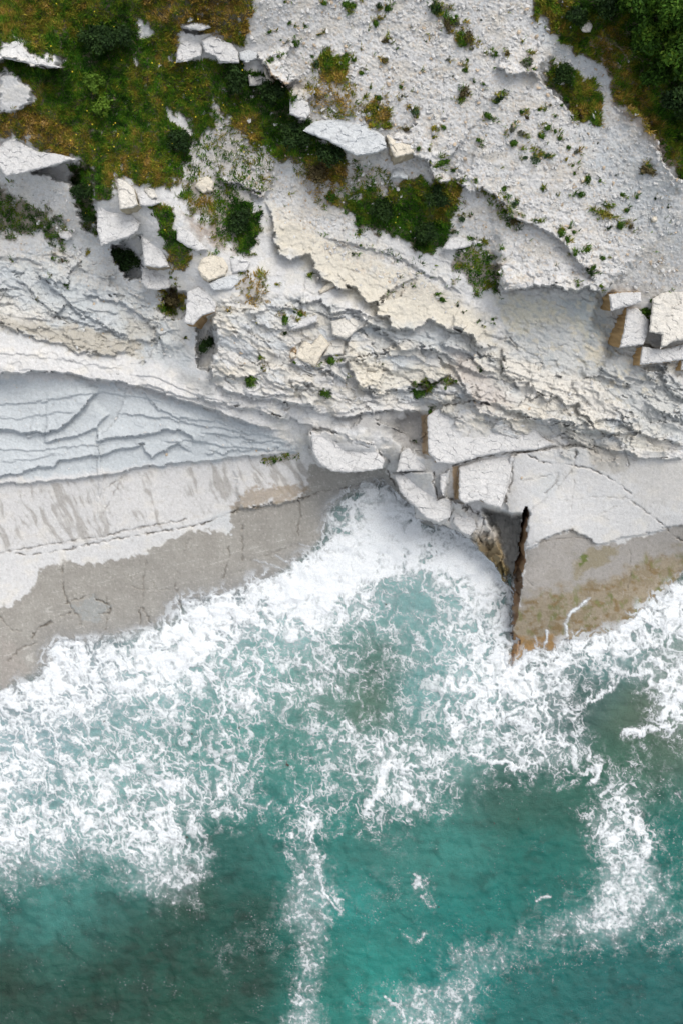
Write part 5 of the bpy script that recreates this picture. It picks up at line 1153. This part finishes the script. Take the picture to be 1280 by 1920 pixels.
protos = {}
def cushion_proto(kind, idx):
    rng = np.random.default_rng(hash(kind+str(idx)) & 0xffff if False else (ord(kind[0])*13+idx*7))
    k = rng.integers(3, 7); lobes = [(0,0,.12,.6)]
    for i in range(k):
        a = rng.uniform(0, 6.28); d = rng.uniform(.25, .5); lobes.append((math.cos(a)*d*rng.uniform(.7,1.2), math.sin(a)*d, .1, rng.uniform(.22,.42)))
    q_, c_ = leaf_cloud(rng, 260, lobes, .13, PALS[kind], .7)
    return mesh_obj('cushion_plant', q_, np.arange(len(q_)), 4, M_leaf, colors=c_, smooth=False, link=False).data
NM = {'g':'green','t':'teal','b':'brown','d':'dark','e':'grey','y':'yellow'}
WORD = {'g':'leafy green','t':'blue-green','b':'dry brown','d':'dark green','e':'grey-green','y':'yellow-green'}
for kd in NM.values():
    for i in range(4): protos[(kd, i)] = cushion_proto(kd, i)
ZN = [((0,420,0,700),'on the pale left slope'),((420,640,480,760),'among the broken middle ledges'),((480,620,0,130),'on the scree beside the upper grass'),
 ((620,760,0,150),'on the scree near the top edge'),((760,900,0,150),'along the upper scree seam'),((900,1070,0,230),'on the scree left of the grassy island'),
 ((560,700,80,480),'near the gully'),((680,860,150,340),'on scree above the grass hollow'),((860,980,150,320),'on the open middle scree'),
 ((980,1090,230,350),'on scree right of centre'),((1090,1280,250,440),'on the right-hand scree slope'),((840,1100,335,480),'along the curving scree ledge'),
 ((1070,1140,460,545),'above the shaded alcove'),((1190,1280,540,620),'beside the brown-sided blocks'),((660,930,480,640),'on the long cream plate'),((640,960,640,840),'on ledges above the smooth block'),((470,570,845,880),'atop the grey ramp')]
plist = [tuple(p.split(',')) for p in PL.replace('\n','').split(';')]
items = []
for p in plist:
    u_, v_, r_, kd = float(p[0]), float(p[1]), float(p[2]), p[3]
    zn = next((t for (a, b_, c_, d_), t in ZN if a <= u_ < b_ and c_ <= v_ < d_), 'on the white rock')
    sz = 'tiny' if r_ <= 3 else 'small' if r_ <= 6 else 'medium' if r_ <= 10 else 'large'
    items.append([u_, v_, r_, kd, zn, sz])
ORD = ['leftmost','second from left','third from left','fourth from left','fifth from left','sixth from left','seventh from left','eighth from left','ninth from left','tenth from left','eleventh from left','twelfth from left','thirteenth from left','fourteenth from left','fifteenth from left']
groups = {}
for it in items: groups.setdefault((it[5], it[3], it[4]), []).append(it)
for key, lst in groups.items():
    lst.sort(key=lambda t: t[0])
    for i, it in enumerate(lst):
        lab = f'{it[5]} {WORD[it[3]]} cushion plant {it[4]}'
        if len(lst) > 1: lab += ', '+(ORD[i] if i < len(lst)-1 else 'rightmost')
        u_, v_, r_ = it[:3]; rnd = random.Random(int(u_*31+v_))
        z0 = float(sample(Z, u_, v_)); X0, Y0, _ = to_world(u_, v_, z0); r = r_/K*(H-z0)/H*1.28
        o = bpy.data.objects.new('cushion_plant', protos[(NM[it[3]], rnd.randrange(4))]); o.location = (X0, Y0, z0-.02)
        o.rotation_euler = (0, 0, rnd.uniform(0, 6.28)); o.scale = (r*rnd.uniform(.8,1.35), r*rnd.uniform(.6,1.0), min(r, .35)); COL.objects.link(o)
        tag(o, lab, 'plant', 'cushion plants dotted over the white rock')

# ------------------------------------------------------------------ drifting weed scraps on the water
def weed(u_, v_, r_, label):
    rng = np.random.default_rng(int(u_+v_)); z0 = float(waves(np.array([u_]), np.array([v_]))[0])+.03; X0, Y0, _ = to_world(u_, v_, z0); r = r_/K
    vs, fs = [], []
    for k in range(7):
        a = rng.uniform(0, 6.28); L = r*rng.uniform(.6, 1.3); w = r*.22; o = len(vs); c, s = math.cos(a), math.sin(a)
        for j in range(4):
            t = j/3; wob = math.sin(t*5+k)*r*.2; ww = w*(1-.7*t)
            for sg_ in (-1, 1): vs.append((c*L*t-s*(wob+sg_*ww), s*L*t+c*(wob+sg_*ww), .02+.01*k*.3))
        for j in range(3): fs.extend([o+2*j, o+2*j+1, o+2*j+3, o+2*j+2])
    ob = mesh_obj('seaweed_scrap', np.array(vs), np.array(fs), 4, M_weed); ob.location = (X0, Y0, z0)
    tag(ob, label, 'seaweed', 'dark scraps of seaweed on the water')
for w_ in [(538,1433,5,'largest dark scrap of seaweed, alone in the green water left of centre'),(196,1353,2.6,'small dark seaweed scrap among the left foam'),(360,1376,2.8,'dark seaweed scrap in the clear patch right of the left foam'),
 (449,1364,2.4,'small dark seaweed scrap beside a thin foam line left of centre'),(351,1569,3,'dark seaweed scrap in the lace at the foam patch edge'),(971,1535,2.2,'small dark seaweed scrap in deep water below the foam ring'),
 (926,1543,2.2,'small dark seaweed scrap, left of the one below the foam ring'),(822,1700,2,'tiny brown seaweed scrap under the small foam triangle'),(723,1133,2.2,'tiny dark seaweed scrap in the pale pool of the cove'),(631,1288,2.6,'small dark seaweed scrap over the sandy shallow in the middle')]: weed(*w_)
print('done')
